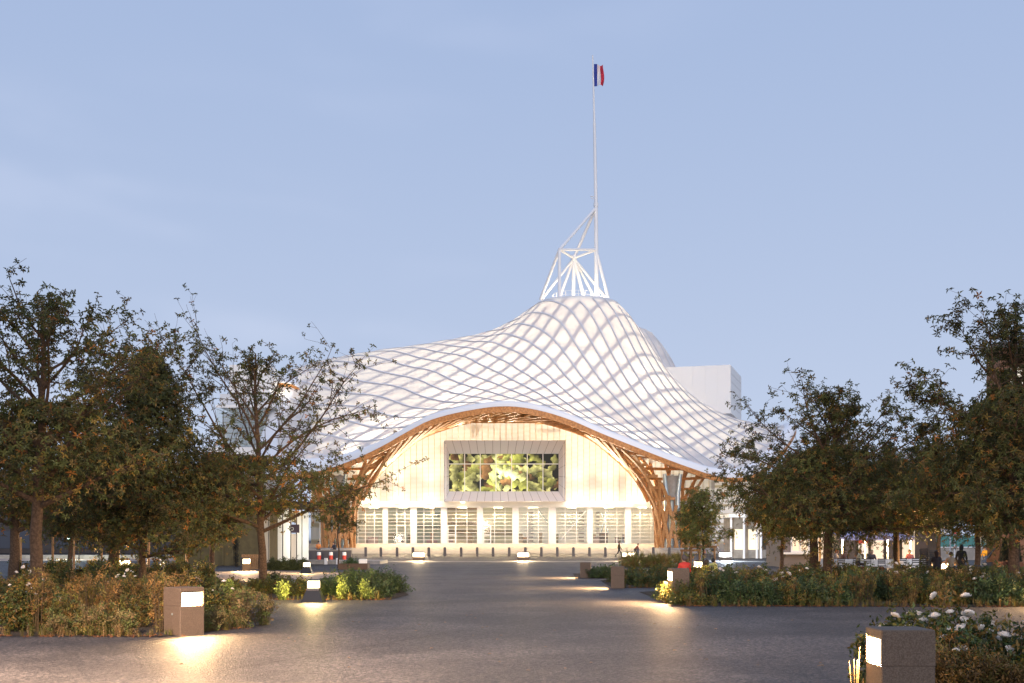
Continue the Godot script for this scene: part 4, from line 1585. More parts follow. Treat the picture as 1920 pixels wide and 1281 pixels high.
# kinds: share of green leaf, olive leaf, brown leaf
func shrub(called: String, label: String, category: String, at: Vector3, rad: float, h: float, opt: Dictionary, group: String) -> Node3D:
	shrub_seed += 1
	var r := rng_of(shrub_seed)
	var merged: bool = opt.get("mass", false)
	var o: Node3D = null
	var st := Shape.new()
	if merged:
		if not masses.has(called):
			masses[called] = {"label": label, "category": category, "stems": Shape.new(), "where": [], "tints": [], "mesh": []}
		st = masses[called].stems
	else:
		o = thing(called, label, category, at, 0.0, group)
	var org := at if merged else Vector3.ZERO
	st.col = Color(0.075, 0.05, 0.022)
	var where := []
	var tints := []
	var tone: Array = opt.get("tones", [Color(0.04, 0.065, 0.02), Color(0.07, 0.08, 0.022), Color(0.1, 0.07, 0.025)])
	var tips := []
	var ns: int = opt.get("stems", 9)
	for k in ns:
		var a := r.randf() * TAU
		var f := sqrt(r.randf())
		var b := Vector3(cos(a), 0, sin(a)) * rad * 0.35 * f
		var t := Vector3(cos(a), 0, sin(a)) * rad * f * r.randf_range(0.7, 1.1) + Vector3(0, h * sqrt(1.0 - 0.6 * f * f) * r.randf_range(0.75, 1.12), 0)
		var m := b.lerp(t, 0.5) + Vector3(0, 0.08 * h, 0)
		st.tube([org + b, org + m, org + t], [0.011, 0.008, 0.004], 4, false)
		tips.append(t)
		for q in int(opt.get("per_stem", 10)):
			var g := pow(r.randf(), 0.7)
			var p := b.lerp(m, g * 2.0) if g < 0.5 else m.lerp(t, g * 2.0 - 1.0)
			where.append(p + Vector3(r.randfn(0, 0.05), r.randfn(0, 0.04), r.randfn(0, 0.05)))
	for k in int(opt.get("fill", 160)):
		var a := r.randf() * TAU
		var e := r.randf()
		var f := pow(r.randf(), 0.4)
		var lump := 0.82 + 0.25 * sin(a * 3.0 + shrub_seed) * cos(e * 5.0 + shrub_seed * 2.0)
		var p := Vector3(cos(a) * sqrt(1 - e * e) * rad, e * h * 0.95, sin(a) * sqrt(1 - e * e) * rad) * f * lump
		where.append(p)
	var tr := []
	for p in where:
		var b := Basis(Vector3(r.randfn(0, 1), r.randfn(0, 1), r.randfn(0, 1)).normalized(), r.randf() * TAU)
		var sc := r.randf_range(0.7, 1.3)
		tr.append(Transform3D(b.scaled(Vector3(sc, sc, sc)), org + p + Vector3(0, 0.04, 0)))
		var c: Color = tone[r.randi() % tone.size()]
		tints.append(c * r.randf_range(0.8, 2.2))
	if merged:
		masses[called].where.append_array(tr)
		masses[called].tints.append_array(tints)
		masses[called].mesh = opt.mesh
		return null
	if st.v.size():
		put("stems", st.mesh(), M.tint, o)
	var cl: Mesh = opt.mesh
	many("foliage", cl, M.leaf, tr, tints, o)
	var nf: int = opt.get("flowers", 0)
	for k in nf:
		var t: Vector3 = tips[k % tips.size()]
		var fl := put("flower", T1["rose%d" % (k % 3)], M.petal, o)
		fl.position = t * r.randf_range(0.93, 1.05) + Vector3(r.randfn(0, 0.05), 0.03, r.randfn(0, 0.05))
		fl.rotation = Vector3(r.randf_range(-0.2, 1.0), r.randf() * TAU, r.randf_range(-0.5, 0.5))
		var sc: float = r.randf_range(0.75, 1.2) * opt.get("flower_size", 1.0)
		fl.scale = Vector3(sc, sc, sc)
	return o

func planting() -> void:
	T1.small = small_cluster(9, 0.075, 0.038, 1)
	T1.fine = small_cluster(12, 0.055, 0.02, 2)
	T1.broad = small_cluster(7, 0.1, 0.06, 3)
	T1.tuft = blade_tuft(16, 0.6, 4)
	for k in 3:
		T1["rose%d" % k] = rose_mesh(0.055, 40 + k)
	var beds := [
		["planting_bed", [Vector2(-14.5, -24.6), Vector2(-7.0, -24.2), Vector2(-6.05, -26.2), Vector2(-6.6, -29.5), Vector2(-9.0, -33.0), Vector2(-24, -34.5), Vector2(-24, -25.0)]],
		["planting_bed", [Vector2(-34, -40.0), Vector2(-9, -39.6), Vector2(-4.0, -39.2), Vector2(-3.6, -42.5), Vector2(-4.4, -48.0), Vector2(-9.0, -50.0), Vector2(-13.0, -58.0), Vector2(-40, -62.0)]],
		["planting_bed", [Vector2(4.75, -35.4), Vector2(24, -34.8), Vector2(40, -50.0), Vector2(30, -55.0), Vector2(10, -52.0), Vector2(4.7, -45.0)]],
		["planting_bed", [Vector2(4.0, -48.9), Vector2(9, -50.0), Vector2(14, -56.0), Vector2(14, -66.0), Vector2(6.5, -64.0), Vector2(4.2, -58.0)]],
		["planting_bed", [Vector2(3.2, -61.0), Vector2(6.2, -61.5), Vector2(6.4, -70.0), Vector2(3.5, -70.0)]],
		["planting_bed", [Vector2(8.0, -84.0), Vector2(13.0, -84.0), Vector2(13.0, -96.0), Vector2(8.0, -96.0)]],
		["planting_bed", [Vector2(4.1, -12.5), Vector2(9.5, -12.0), Vector2(9.5, -15.9), Vector2(4.4, -15.6)]],
	]
	for b in beds:
		setting(b[0], sheet(b[1], 0.012), M.soil)
	var green := [Color(0.03, 0.055, 0.018), Color(0.045, 0.07, 0.02), Color(0.035, 0.05, 0.02)]
	var mixed := [Color(0.04, 0.058, 0.012), Color(0.09, 0.085, 0.014), Color(0.11, 0.066, 0.014), Color(0.05, 0.055, 0.013), Color(0.03, 0.04, 0.012)]
	var dry := [Color(0.16, 0.085, 0.022), Color(0.12, 0.066, 0.018), Color(0.1, 0.08, 0.016)]
	var straw := [Color(0.17, 0.135, 0.025), Color(0.11, 0.12, 0.02), Color(0.2, 0.12, 0.04)]
	var r := rng_of(77)
	# near left: wild roses, dry stalks and grass round the big lamp block
	for k in 58:
		var x := r.randf_range(-16.5, -6.6)
		var z := -24.9 - pow(r.randf(), 0.8) * 8.0
		if x > -7.3 and z > -25.9:
			continue
		if z < -29.0 and x > -7.6 - (-29.0 - z) * 0.55:
			continue
		var kind := r.randi() % 5
		var h := r.randf_range(0.75, 1.25) * (0.72 + 0.28 * clampf((-z - 24.6) / 2.0, 0, 1))
		if kind < 2:
			shrub("rose_bush", "leafy rose bush with small pale flowers in the near left planting", "rose bush", Vector3(x, 0, z), r.randf_range(0.5, 0.75), h, {"mesh": T1.small, "tones": mixed, "fill": 230, "stems": 12, "flowers": 9 if kind == 0 else 3, "flower_size": 0.8}, "rose bushes of the near left planting")
		elif kind == 2:
			shrub("dry_shrub", "rust-brown dried shrub in the near left planting", "shrub", Vector3(x, 0, z), r.randf_range(0.4, 0.6), h * 0.95, {"mesh": T1.fine, "tones": dry + mixed, "fill": 200, "stems": 16, "per_stem": 14}, "dry shrubs of the near left planting")
		else:
			shrub("weedy_undergrowth", "tangled green weeds filling the near left planting", "shrub", Vector3(x, 0, z), r.randf_range(0.5, 0.7), h * 0.85, {"mass": true, "mesh": T1.small if kind == 3 else T1.fine, "tones": mixed + dry, "fill": 190, "stems": 14, "per_stem": 16}, "green shrubs of the near left planting")
	for q in [[-5.9, -26.6, 0.9], [-6.2, -27.4, 0.8], [-5.7, -27.6, 0.65], [-6.35, -25.9, 0.5], [-7.9, -24.75, 0.45], [-8.5, -24.7, 0.55], [-9.3, -24.8, 0.4]]:
		shrub("weed", "yellow-green weed beside the near left lamp block", "weed", Vector3(q[0], 0, q[1]), 0.32, q[2], {"mesh": T1.fine, "tones": [Color(0.07, 0.09, 0.022), Color(0.1, 0.08, 0.03), Color(0.12, 0.08, 0.035)], "fill": 40, "stems": 14, "per_stem": 10}, "weeds by the near left lamp")
	for k in 22:
		var x := r.randf_range(-15.5, -7.0)
		var z := r.randf_range(-28.5, -25.0)
		shrub("dry_stalks", "tall thin dry stalks standing out of the near left planting", "dry plant", Vector3(x, 0, z), 0.3, r.randf_range(1.0, 1.5), {"mass": true, "mesh": T1.fine, "tones": dry, "fill": 0, "stems": 9, "per_stem": 9}, "")
	# hedge-like shrubs of the second left bed
	for k in 52:
		var x := r.randf_range(-17.0, -4.4)
		var z := -39.9 - r.randf() * (6.0 if x > -9 else 9.0)
		var big := x > -6.6
		if x > -8.5 and x < -6.7 and r.randf() < 0.5:
			continue
		shrub("low_shrubbery", "rounded dark-green shrubs filling the left bed beyond the side path", "shrub", Vector3(x, 0, z), r.randf_range(0.55, 0.85), r.randf_range(0.75, 1.05) if big else r.randf_range(0.4, 0.7), {"mass": true, "mesh": T1.small, "tones": green if big else mixed, "fill": 380, "stems": 7}, "shrubs of the left bed beyond the side path")
	for q in [[-9.3, -39.4, 0.55], [-7.4, -39.35, 0.5], [-10.4, -39.5, 0.35], [-11.2, -39.5, 0.4], [-5.5, -39.5, 0.6], [-4.7, -39.5, 0.55]]:
		shrub("seedlings", "bright yellow-green seedlings along the front of the left bed", "plant", Vector3(q[0], 0, q[1]), 0.2, q[2], {"mass": true, "mesh": T1.broad, "tones": [Color(0.15, 0.19, 0.045)], "fill": 22, "stems": 4, "per_stem": 10}, "seedlings at the front of the left bed")
	# flowering weeds lit by the far left lamps
	for k in 30:
		var x := r.randf_range(-25.0, -12.5)
		var z := r.randf_range(-60.0, -50.0)
		shrub("tall_weeds", "tall yellowing weeds on the far side of the left planting", "weed", Vector3(x, 0, z), 0.6, r.randf_range(0.6, 1.05), {"mass": true, "mesh": T1.broad, "tones": straw + mixed, "fill": 130, "stems": 10}, "tall weeds of the far left planting")
	# right bed: dense dark shrubs in front, white roses along the top
	for k in 74:
		var x := 5.2 + pow(r.randf(), 0.95) * 14.5
		var z := -35.9 - pow(r.randf(), 1.3) * 7.0
		var front := z > -38.2
		shrub("dense_shrubbery", "dense dark shrubs filling the long right bed", "shrub", Vector3(x, 0, z), r.randf_range(0.55, 0.85), r.randf_range(0.5, 1.05) + (0.0 if front else 0.12) - (0.25 if x < 5.6 else 0.0), {"mass": true, "mesh": T1.small, "tones": green if r.randf() < 0.45 else mixed, "fill": 330, "stems": 8}, "dense shrubs of the long right bed")
	for k in 18:
		var x := r.randf_range(6.5, 18.5)
		var z := r.randf_range(-41.5, -37.6)
		shrub("white_rose_bush", "rose bush with white flowers along the crest of the long right bed", "rose bush", Vector3(x, 0, z), 0.45, r.randf_range(0.85, 1.25), {"mesh": T1.small, "tones": mixed, "fill": 110, "stems": 8, "flowers": 1 + k % 5, "flower_size": 1.2}, "white rose bushes of the long right bed")
	for k in 34:
		var x := r.randf_range(6.0, 26.0)
		var z := r.randf_range(-52.0, -43.0)
		shrub("yellow_weeds", "yellow-green weeds behind the long right bed", "weed", Vector3(x, 0, z), 0.65, r.randf_range(0.55, 0.95), {"mass": true, "mesh": T1.broad, "tones": straw + mixed, "fill": 130, "stems": 9, "flowers": 1}, "weeds behind the long right bed")
	for k in 20:
		var x := r.randf_range(4.6, 7.4)
		var z := r.randf_range(-60.0, -49.5)
		shrub("bed_shrubbery", "leafy shrubs between the two brown lamp blocks on the right", "shrub", Vector3(x, 0, z), 0.6, r.randf_range(0.45, 0.85), {"mass": true, "mesh": T1.small, "tones": mixed + green, "fill": 200, "stems": 8, "flowers": 1}, "shrubs between the right lamp blocks")
	for k in 9:
		shrub("ground_shrubbery", "low green shrubs by the farther brown lamp block", "shrub", Vector3(r.randf_range(3.7, 6.0), 0, r.randf_range(-68.0, -61.5)), 0.6, r.randf_range(0.4, 0.6), {"mass": true, "mesh": T1.small, "tones": green, "fill": 160, "stems": 6}, "low shrubs by the farther lamp block")
	for k in 16:
		shrub("straw_grass", "straw-coloured grass glowing in the plaza lamps", "grass", Vector3(r.randf_range(8.3, 12.6), 0, r.randf_range(-94.0, -84.5)), 0.7, 0.9, {"mass": true, "mesh": T1.tuft, "tones": straw, "fill": 40, "stems": 0, "per_stem": 0}, "straw grass clumps on the plaza")
	for k in 26:
		shrub("pale_stalks", "thin dry stalks rising from the long right bed", "dry plant", Vector3(r.randf_range(5.4, 18.0), 0, r.randf_range(-40.0, -35.6)), 0.35, r.randf_range(0.8, 1.35), {"mass": true, "mesh": T1.fine, "tones": straw + dry, "fill": 0, "stems": 8, "per_stem": 9}, "")
	# near right: white garden roses round the lamp block
	var rose_label := "garden rose with large white blooms beside the near right lamp block"
	for q in [[4.85, -14.9, 1.1, 6], [5.25, -15.2, 1.18, 7], [5.7, -15.3, 1.1, 6], [4.6, -14.9, 1.0, 2], [5.9, -14.3, 0.95, 3], [5.2, -14.0, 0.85, 2], [5.0, -14.6, 0.95, 4], [5.5, -15.0, 1.0, 5], [5.3, -14.2, 0.85, 3], [6.0, -14.8, 0.9, 3], [6.4, -15.2, 0.85, 3], [6.0, -13.8, 0.75, 3], [6.5, -14.2, 0.8, 2], [5.6, -13.5, 0.6, 1], [6.8, -14.9, 0.8, 2]]:
		shrub("garden_rose", rose_label, "rose bush", Vector3(q[0], 0, q[1]), 0.42, q[2], {"mesh": T1.small, "tones": mixed + green, "fill": 190, "stems": 10, "flowers": q[3], "flower_size": 1.05, "per_stem": 14}, "white garden roses by the near right lamp")
	for q in [[4.75, -13.5, 0.7], [5.15, -13.2, 0.75], [4.6, -14.1, 0.6], [5.4, -13.0, 0.6], [5.0, -13.9, 0.8]]:
		shrub("seed_stalks", "rust-brown seed stalks in front of the near right lamp block", "dry plant", Vector3(q[0], 0, q[1]), 0.3, q[2], {"mesh": T1.fine, "tones": dry, "fill": 60, "stems": 26, "per_stem": 9}, "seed stalks by the near right lamp")
	shrub("seed_stalks", "pale lit stalks on the left side of the near right lamp block", "dry plant", Vector3(3.7, 0, -13.1), 0.1, 0.8, {"mesh": T1.fine, "tones": [Color(0.05, 0.03, 0.015)], "fill": 1, "stems": 6, "per_stem": 0}, "")
	flush_masses()
	# grass and fallen leaves along the bed edges
	var where := []
	var tints := []
	var edge := [[Vector2(-16, -24.5), Vector2(-7.1, -24.25)], [Vector2(-7.1, -24.25), Vector2(-6.0, -26.3)], [Vector2(-6.0, -26.3), Vector2(-6.4, -29.3)], [Vector2(-30, -39.7), Vector2(-4.0, -39.2)], [Vector2(4.8, -35.4), Vector2(22, -34.9)], [Vector2(4.1, -48.9), Vector2(9, -50)], [Vector2(4.2, -12.6), Vector2(4.4, -15.5)]]
	for e in edge:
		var a: Vector2 = e[0]
		var b: Vector2 = e[1]
		for k in int(a.distance_to(b) * 22):
			var p := a.lerp(b, r.randf()) + Vector2(r.randfn(0, 0.07), r.randfn(-0.12, 0.1))
			var sc := r.randf_range(0.2, 0.7)
			where.append(Transform3D(Basis(Vector3.UP, r.randf() * TAU).scaled(Vector3(sc, sc * r.randf_range(0.4, 1.0), sc)), Vector3(p.x, 0.0, p.y)))
			tints.append(straw[r.randi() % 3] * r.randf_range(0.5, 1.0))
	many("edge_grass", T1.tuft, M.leaf, where, tints)
	where = []
	tints = []
	for e in edge:
		var a: Vector2 = e[0]
		var b: Vector2 = e[1]
		for k in int(a.distance_to(b) * 14):
			var p := a.lerp(b, r.randf()) + Vector2(r.randfn(0, 0.16), absf(r.randfn(0, 0.16)) - 0.08)
			where.append(Transform3D(Basis(Vector3(r.randfn(0, 0.2), 1, r.randfn(0, 0.2)).normalized(), r.randf() * TAU).scaled(Vector3.ONE * r.randf_range(0.4, 0.8)), Vector3(p.x, 0.03, p.y)))
			tints.append(Color(0.22, 0.09, 0.035) * r.randf_range(0.5, 1.2))
	for k in 60:
		where.append(Transform3D(Basis(Vector3.UP, r.randf() * TAU).scaled(Vector3.ONE * r.randf_range(0.25, 0.45)), Vector3(r.randf_range(-6, 7), 0.015, r.randf_range(-34, -17))))
		tints.append(Color(0.3, 0.2, 0.12) * r.randf_range(0.5, 1.2))
	many("fallen_leaves", leaf_cluster(3, 0.09, 0.045, 9), M.leaf, where, tints)

# ------------------------------------------------------------------ lamps
# a squat stone block with a lit window near the top of one face (local +z)
func block_lamp(label: String, at: Vector3, yaw: float, h := 0.95, w := 0.56, e := 14.0, lit := true, group := "stone block lamps of the square") -> Node3D:
	var o := thing("block_lamp", label, "lamp", at, yaw, group)
	var s := Shape.new()
	var wh := 0.29
	var wy := h - 0.08 - wh
	# body in four pieces round the recess: below, above, back and sides
	s.cbox(Vector3(0, wy * 0.5, 0), Vector3(w, wy, w), 0.012)
	s.cbox(Vector3(0, wy + wh * 0.5, -0.07), Vector3(w, wh, w - 0.14), 0.001)
	for x in [-1, 1]:
		s.box(Vector3(x * (w * 0.5 - 0.012), wy + wh * 0.5, w * 0.5 - 0.07), Vector3(0.024, wh, 0.14))
	s.cbox(Vector3(0, h - 0.04, 0), Vector3(w, 0.08, w), 0.012)
	put("body", s.mesh(), M.stone, o)
	s = Shape.new()
	s.quad(Vector3(-w * 0.5 + 0.03, wy + 0.005, w * 0.5 - 0.055), Vector3(w * 0.5 - 0.03, wy + 0.005, w * 0.5 - 0.055), Vector3(w * 0.5 - 0.03, h - 0.085, w * 0.5 - 0.055), Vector3(-w * 0.5 + 0.03, h - 0.085, w * 0.5 - 0.055))
	put("lamp_window", s.mesh(), M.lamp, o)
	s = Shape.new()
	for x in [-1, 1]:
		s.box(Vector3(x * (w * 0.5 - 0.035), wy + wh * 0.5, w * 0.5 - 0.03), Vector3(0.022, wh, 0.03))
	s.box(Vector3(0, h - 0.092, w * 0.5 - 0.03), Vector3(w - 0.05, 0.022, 0.03))
	put("window_frame", s.mesh(), M.dark_metal, o)
	s = Shape.new()
	s.tube([Vector3(-w * 0.5 - 0.001, h * 0.44, 0.02), Vector3(-w * 0.5 - 0.012, h * 0.44, 0.02)], [0.024, 0.02], 14)
	put("service_cap", s.mesh(), M.steel, o)
	if lit:
		var a := AreaLight3D.new()
		a.name = numbered("block_lamp_light")
		a.area_size = Vector2(w - 0.08, wh - 0.03)
		a.light_energy = e
		a.light_color = Color(1.0, 0.8, 0.56)
		a.shadow_enabled = true
		a.area_range = 60.0
		add_child(a)
		var b := Basis(Vector3.UP, yaw)
		a.position = at + b * Vector3(0, wy + wh * 0.5, w * 0.5 - 0.04)
		a.basis = b * Basis(Vector3.UP, PI)
	return o

func lamps() -> void:
	block_lamp("large lit stone block lamp in the near left planting", Vector3(-6.72, 0, -24.9), deg_to_rad(50), 0.97, 0.58, 32.0)
	block_lamp("lit stone block lamp beside the white garden roses at the lower right", Vector3(4.1, 0, -12.85), deg_to_rad(-90), 1.0, 0.56, 60.0)
	block_lamp("block lamp at the left tip of the long right bed, lit on its left face", Vector3(5.15, 0, -37.6), deg_to_rad(-82), 1.06, 0.54, 95.0)
	block_lamp("brown block lamp between the long right bed and the path, seen from its dark side", Vector3(4.25, 0, -48.9), deg_to_rad(-95), 0.88, 0.54, 95.0)
	block_lamp("farther small brown block lamp on the right of the path, seen from its dark side", Vector3(3.75, 0, -62.0), deg_to_rad(-95), 0.8, 0.54, 95.0)
	block_lamp("lit block lamp among flowering weeds between the two left trees", Vector3(gx(231, 62), 0, -62), deg_to_rad(28), 1.0, 0.56, 150.0)
	block_lamp("lit block lamp before the slatted crate at the olive pavilion", Vector3(gx(460, 76), 0, -76), deg_to_rad(25), 0.85, 0.5, 130.0)
	block_lamp("small lit block lamp beside the bench of the dark hooded coat", Vector3(gx(1774, 62), 0, -62), deg_to_rad(-20), 0.85, 0.5, 150.0)
	block_lamp("lit block lamp just right of the red and yellow jackets", Vector3(gx(1312, 66), 0, -66), deg_to_rad(-25), 0.85, 0.5, 150.0)
	block_lamp("lit block lamp just outside the right edge of the long right bed", Vector3(16.3, 0, -35.4), deg_to_rad(-30), 0.9, 0.56, 80.0)
	block_lamp("lit stone block lamp nearest the photographer on the left of the path", Vector3(-6.4, 0, -12.6), deg_to_rad(78), 0.95, 0.56, 80.0)
	# tall pole lamp of the square, beside the photographer
	var pole := thing("pole_lamp", "tall grey pole lamp with a flat head left of the photographer", "street lamp", Vector3(-8.2, 0, -13.0))
	var s0 := Shape.new()
	s0.tube([Vector3(0, 0, 0), Vector3(0, 0.3, 0), Vector3(0, 5.6, 0)], [0.11, 0.075, 0.05], 12)
	put("pole", s0.mesh(), M.dark_metal, pole)
	s0 = Shape.new()
	s0.bar(Vector3(0, 5.6, 0), Vector3(0.9, 5.75, -0.5), 0.06, 0.06)
	s0.cbox(Vector3(0.95, 5.78, -0.55), Vector3(0.6, 0.1, 0.34), 0.02, Basis(Vector3.UP, 0.5))
	put("lamp_head", s0.mesh(), M.dark_metal, pole)
	s0 = Shape.new()
	s0.box(Vector3(0.95, 5.722, -0.55), Vector3(0.5, 0.012, 0.26), Basis(Vector3.UP, 0.5))
	put("lamp_lens", s0.mesh(), M.lamp, pole)
	var sp := SpotLight3D.new()
	sp.name = "pole_lamp_light"
	sp.position = pole.position + Vector3(0.95, 5.68, -0.55)
	sp.basis = Basis.looking_at(Vector3(4.3, -5.3, -8.4), Vector3.UP)
	sp.spot_angle = 58.0
	sp.spot_angle_attenuation = 1.0
	sp.spot_range = 60.0
	sp.light_energy = 820.0
	sp.light_size = 0.15
	sp.light_color = Color(1.0, 0.85, 0.72)
	sp.shadow_enabled = true
	add_child(sp)
	# wide low lamps on the plaza
	var names4 := ["plaza lamp nearest the tulip column on the left", "plaza lamp under the picture window", "plaza lamp right of the picture window beside the straw grass", "cool white plaza lamp near the walking man in white"]
	var us := [785, 981, 1178, 1360]
	for k in 4:
		var d := 113.0
		var o := thing("plaza_lamp", names4[k], "lamp", Vector3(gx(us[k], d), 0, -d), 0.0, "low plaza lamps before the museum")
		var s := Shape.new()
		s.cbox(Vector3(0, 0.2, 0), Vector3(1.1, 0.4, 0.7), 0.02)
		s.cbox(Vector3(0, 0.79, -0.0), Vector3(1.1, 0.08, 0.7), 0.015)
		put("body", s.mesh(), M.stone, o)
		s = Shape.new()
		s.box(Vector3(0, 0.575, 0), Vector3(1.02, 0.34, 0.6))
		put("lamp_window", s.mesh(), M.lamp_white if k == 3 else M.lamp, o)
		for side in [-1, 1]:
			var a := AreaLight3D.new()
			a.name = numbered("plaza_lamp_light")
			a.area_size = Vector2(0.95, 0.3)
			a.light_energy = 80.0 if side > 0 else 140.0  # the museum side is extra light, added to reach the timber edge beam
			a.light_color = Color(0.9, 0.95, 1.0) if k == 3 else Color(1.0, 0.86, 0.66)
			a.shadow_enabled = true
			a.area_range = 80.0
			add_child(a)
			a.position = o.position + Vector3(0, 0.575, 0.32 * side)
			a.basis = Basis(Vector3.UP, PI if side > 0 else 0.0)
	# lamps with a glowing box on a dark flared foot
	for q in [[588, 38.0, "lamp with flared dark foot at the front of the left bed", 0.66, 11.0], [575, 70.5, "smaller lamp with flared dark foot on the pink path", 0.62, 11.0]]:
		var o := thing("flared_lamp", q[2], "lamp", Vector3(gx(q[0], q[1]), 0, -q[1]))
		var h: float = q[3]
		var s := Shape.new()
		var rows := [[0.34, 0.0], [0.33, 0.03], [0.2, 0.36], [0.19, h - 0.22]]
		for k in 3:
			var a: float = rows[k][0]
			var b: float = rows[k + 1][0]
			for e in 4:
				var m := Basis(Vector3.UP, e * PI / 2)
				s.quad(m * Vector3(-a, rows[k][1], a), m * Vector3(a, rows[k][1], a), m * Vector3(b, rows[k + 1][1], b), m * Vector3(-b, rows[k + 1][1], b))
		put("foot", s.mesh(), M.dark_metal, o)
		s = Shape.new()
		s.cbox(Vector3(0, h - 0.11, 0), Vector3(0.34, 0.22, 0.34), 0.02)
		put("lamp_glass", s.mesh(), M.lamp, o)
		s = Shape.new()
		s.cbox(Vector3(0, h + 0.015, 0), Vector3(0.38, 0.03, 0.38), 0.01)
		put("lid", s.mesh(), M.dark_metal, o)
		lamp_point("flared_lamp_light", o.position + Vector3(0, h - 0.11, 0), q[4] * 1.6, Color(1.0, 0.85, 0.55), 0.12)

const ORDINAL := ["first", "second", "third", "fourth", "fifth", "sixth", "seventh", "eighth", "ninth", "tenth", "eleventh", "twelfth", "thirteenth", "fourteenth", "fifteenth", "sixteenth", "seventeenth", "eighteenth", "nineteenth", "twentieth", "twenty-first", "twenty-second"]

# ------------------------------------------------------------------ bollards, left edge of the square
func left_side() -> void:
	var first: Node3D = null
	var cols := [685.7, 714, 744.5, 774, 804, 834, 864.5, 894.6, 924.4, 954.8, 985, 1015, 1045, 1075, 1105, 1135, 1195.5, 1225, 1255, 1285, 1406, 1436]
	for k in cols.size():
		var d := 142.9
		var at := Vector3(gx(cols[k], d), 0, -d)
		if first == null:
			first = thing("bollard", "dark square bollard in the row across the plaza", "bollard", at, 0.0, "bollards in a row across the plaza")
			var s := Shape.new()
			s.cbox(Vector3(0, 0.43, 0), Vector3(0.3, 0.86, 0.3), 0.03)
			put("post", s.mesh(), M.bollard, first)
			s = Shape.new()
			s.cbox(Vector3(0, 0.875, 0), Vector3(0.26, 0.03, 0.26), 0.008)
			put("cap", s.mesh(), M.dark_metal, first)
		else:
			copy(first, at, 0.0)
		(get_child(get_child_count() - 1) as Node3D).set_meta("label", "%s dark square bollard from the left in the row across the plaza" % ORDINAL[k])
		if k < 3:
			(get_child(get_child_count() - 1) as Node3D).scale.y = 1.22
	# pavilion: olive wall on the left, tall white lit panels on the right
	var d := 92.0
	var pav := thing("pavilion", "low pavilion with an olive wall and tall white lit panels at the left", "pavilion", Vector3(0, 0, -d))
	var s := Shape.new()
	s.box(Vector3((gx(330, d) + gx(492, d)) * 0.5, 2.3, -3.0), Vector3(gx(492, d) - gx(330, d), 4.6, 6.0))
	put("wall", s.mesh(), M.olive, pav)
	for u in [352, 374, 396, 418, 436]:
		s = Shape.new()
		s.box(Vector3(gx(u, d), 2.2, 0.05), Vector3(0.16, 4.3, 0.1))
		put("batten", s.mesh(), M.olive, pav)
	# the lit side runs back to the right
	var ax := gx(492, d)
	var steps := [492, 504, 508, 516, 530, 545, 556, 566, 579]
	for k in steps.size() - 1:
		var f0 := float(k) / 8.0
		var f1 := float(k + 1) / 8.0
		var d0 := lerpf(0.0, 16.0, f0)
		var d1 := lerpf(0.0, 16.0, f1)
		var p0 := Vector3(gx(steps[k], d + d0), 0.15, -d0)
		var p1 := Vector3(gx(steps[k + 1], d + d1), 0.15, -d1)
		var gap := (p1 - p0).normalized() * 0.06
		if k == 5:
			s = Shape.new()
			s.quad(p0 + gap, p1 - gap, p1 - gap + Vector3(0, 2.3, 0), p0 + gap + Vector3(0, 2.3, 0))
			put("door", s.mesh(), M.white, pav)
			s = Shape.new()
			s.quad(p0 + gap + Vector3(0, 3.3, 0), p1 - gap + Vector3(0, 3.3, 0), p1 - gap + Vector3(0, 4.3, 0), p0 + gap + Vector3(0, 4.3, 0))
			put("louvre", s.mesh(), M.ochre, pav)
			s = Shape.new()
			s.bar((p0 + p1) * 0.5 + Vector3(-0.5, 2.75, 0.12), (p0 + p1) * 0.5 + Vector3(0.5, 2.75, 0.12), 0.06, 0.7)
			put("sign", s.mesh(), mat(0.09, 0.06, 0.09), pav)
			var tm := TextMesh.new()
			tm.text = "O"
			tm.font_size = 44
			tm.pixel_size = 0.009
			tm.depth = 0.02
			var t := put("sign_lettering", tm, M.white, pav)
			t.position = (p0 + p1) * 0.5 + Vector3(-0.1, 2.75, 0.17)
		else:
			s = Shape.new()
			s.quad(p0 + gap, p1 - gap, p1 - gap + Vector3(0, 4.3, 0), p0 + gap + Vector3(0, 4.3, 0))
			put("panel", s.mesh(), T1.lit_panel, pav)
		s = Shape.new()
		s.box(p0 + Vector3(0, 2.2, 0.05), Vector3(0.08, 4.5, 0.14))
		put("fin", s.mesh(), M.bollard, pav)
	s = Shape.new()
	s.box(Vector3((gx(330, d) + gx(590, d)) * 0.5, 4.72, -7.6), Vector3(gx(590, d) - gx(330, d) + 1.0, 0.22, 16.6))
	put("roof", s.mesh(), M.facade_dark, pav)
	for q in [Vector3(gx(508, 95), 2.2, -5.0), Vector3(gx(528, 99), 2.2, -9.5), Vector3(gx(548, 104), 2.2, -14.5)]:
		lamp_point("pavilion_lamp", Vector3(q.x - 1.9, q.y, q.z - d - 0.6), 9.0, Color(1, 0.98, 0.9), 0.5)
	# tall dark plant stem in front of the olive wall
	shrub("climbing_plant", "dark twisted climber standing against the olive pavilion wall", "plant", Vector3(gx(444, 88), 0, -88), 0.35, 2.6, {"mesh": T1.small, "tones": [Color(0.02, 0.02, 0.015)], "fill": 50, "stems": 7, "per_stem": 26}, "")
	# slatted crate next to the lamp
	var cr := thing("slatted_crate", "pale slatted crate beside the lit block lamp at the pavilion", "crate", Vector3(gx(472, 80), 0, -80))
	for k in 9:
		s = Shape.new()
		s.box(Vector3(-0.56 + k * 0.14, 0.5, 0.3), Vector3(0.08, 1.0, 0.03))
		put("slat", s.mesh(), M.timber, cr)
	s = Shape.new()
	for y in [0.1, 0.9]:
		s.box(Vector3(0, y, 0.27), Vector3(1.24, 0.1, 0.03))
	for x in [-1, 1]:
		s.box(Vector3(x * 0.6, 0.5, 0), Vector3(0.04, 1.0, 0.5))
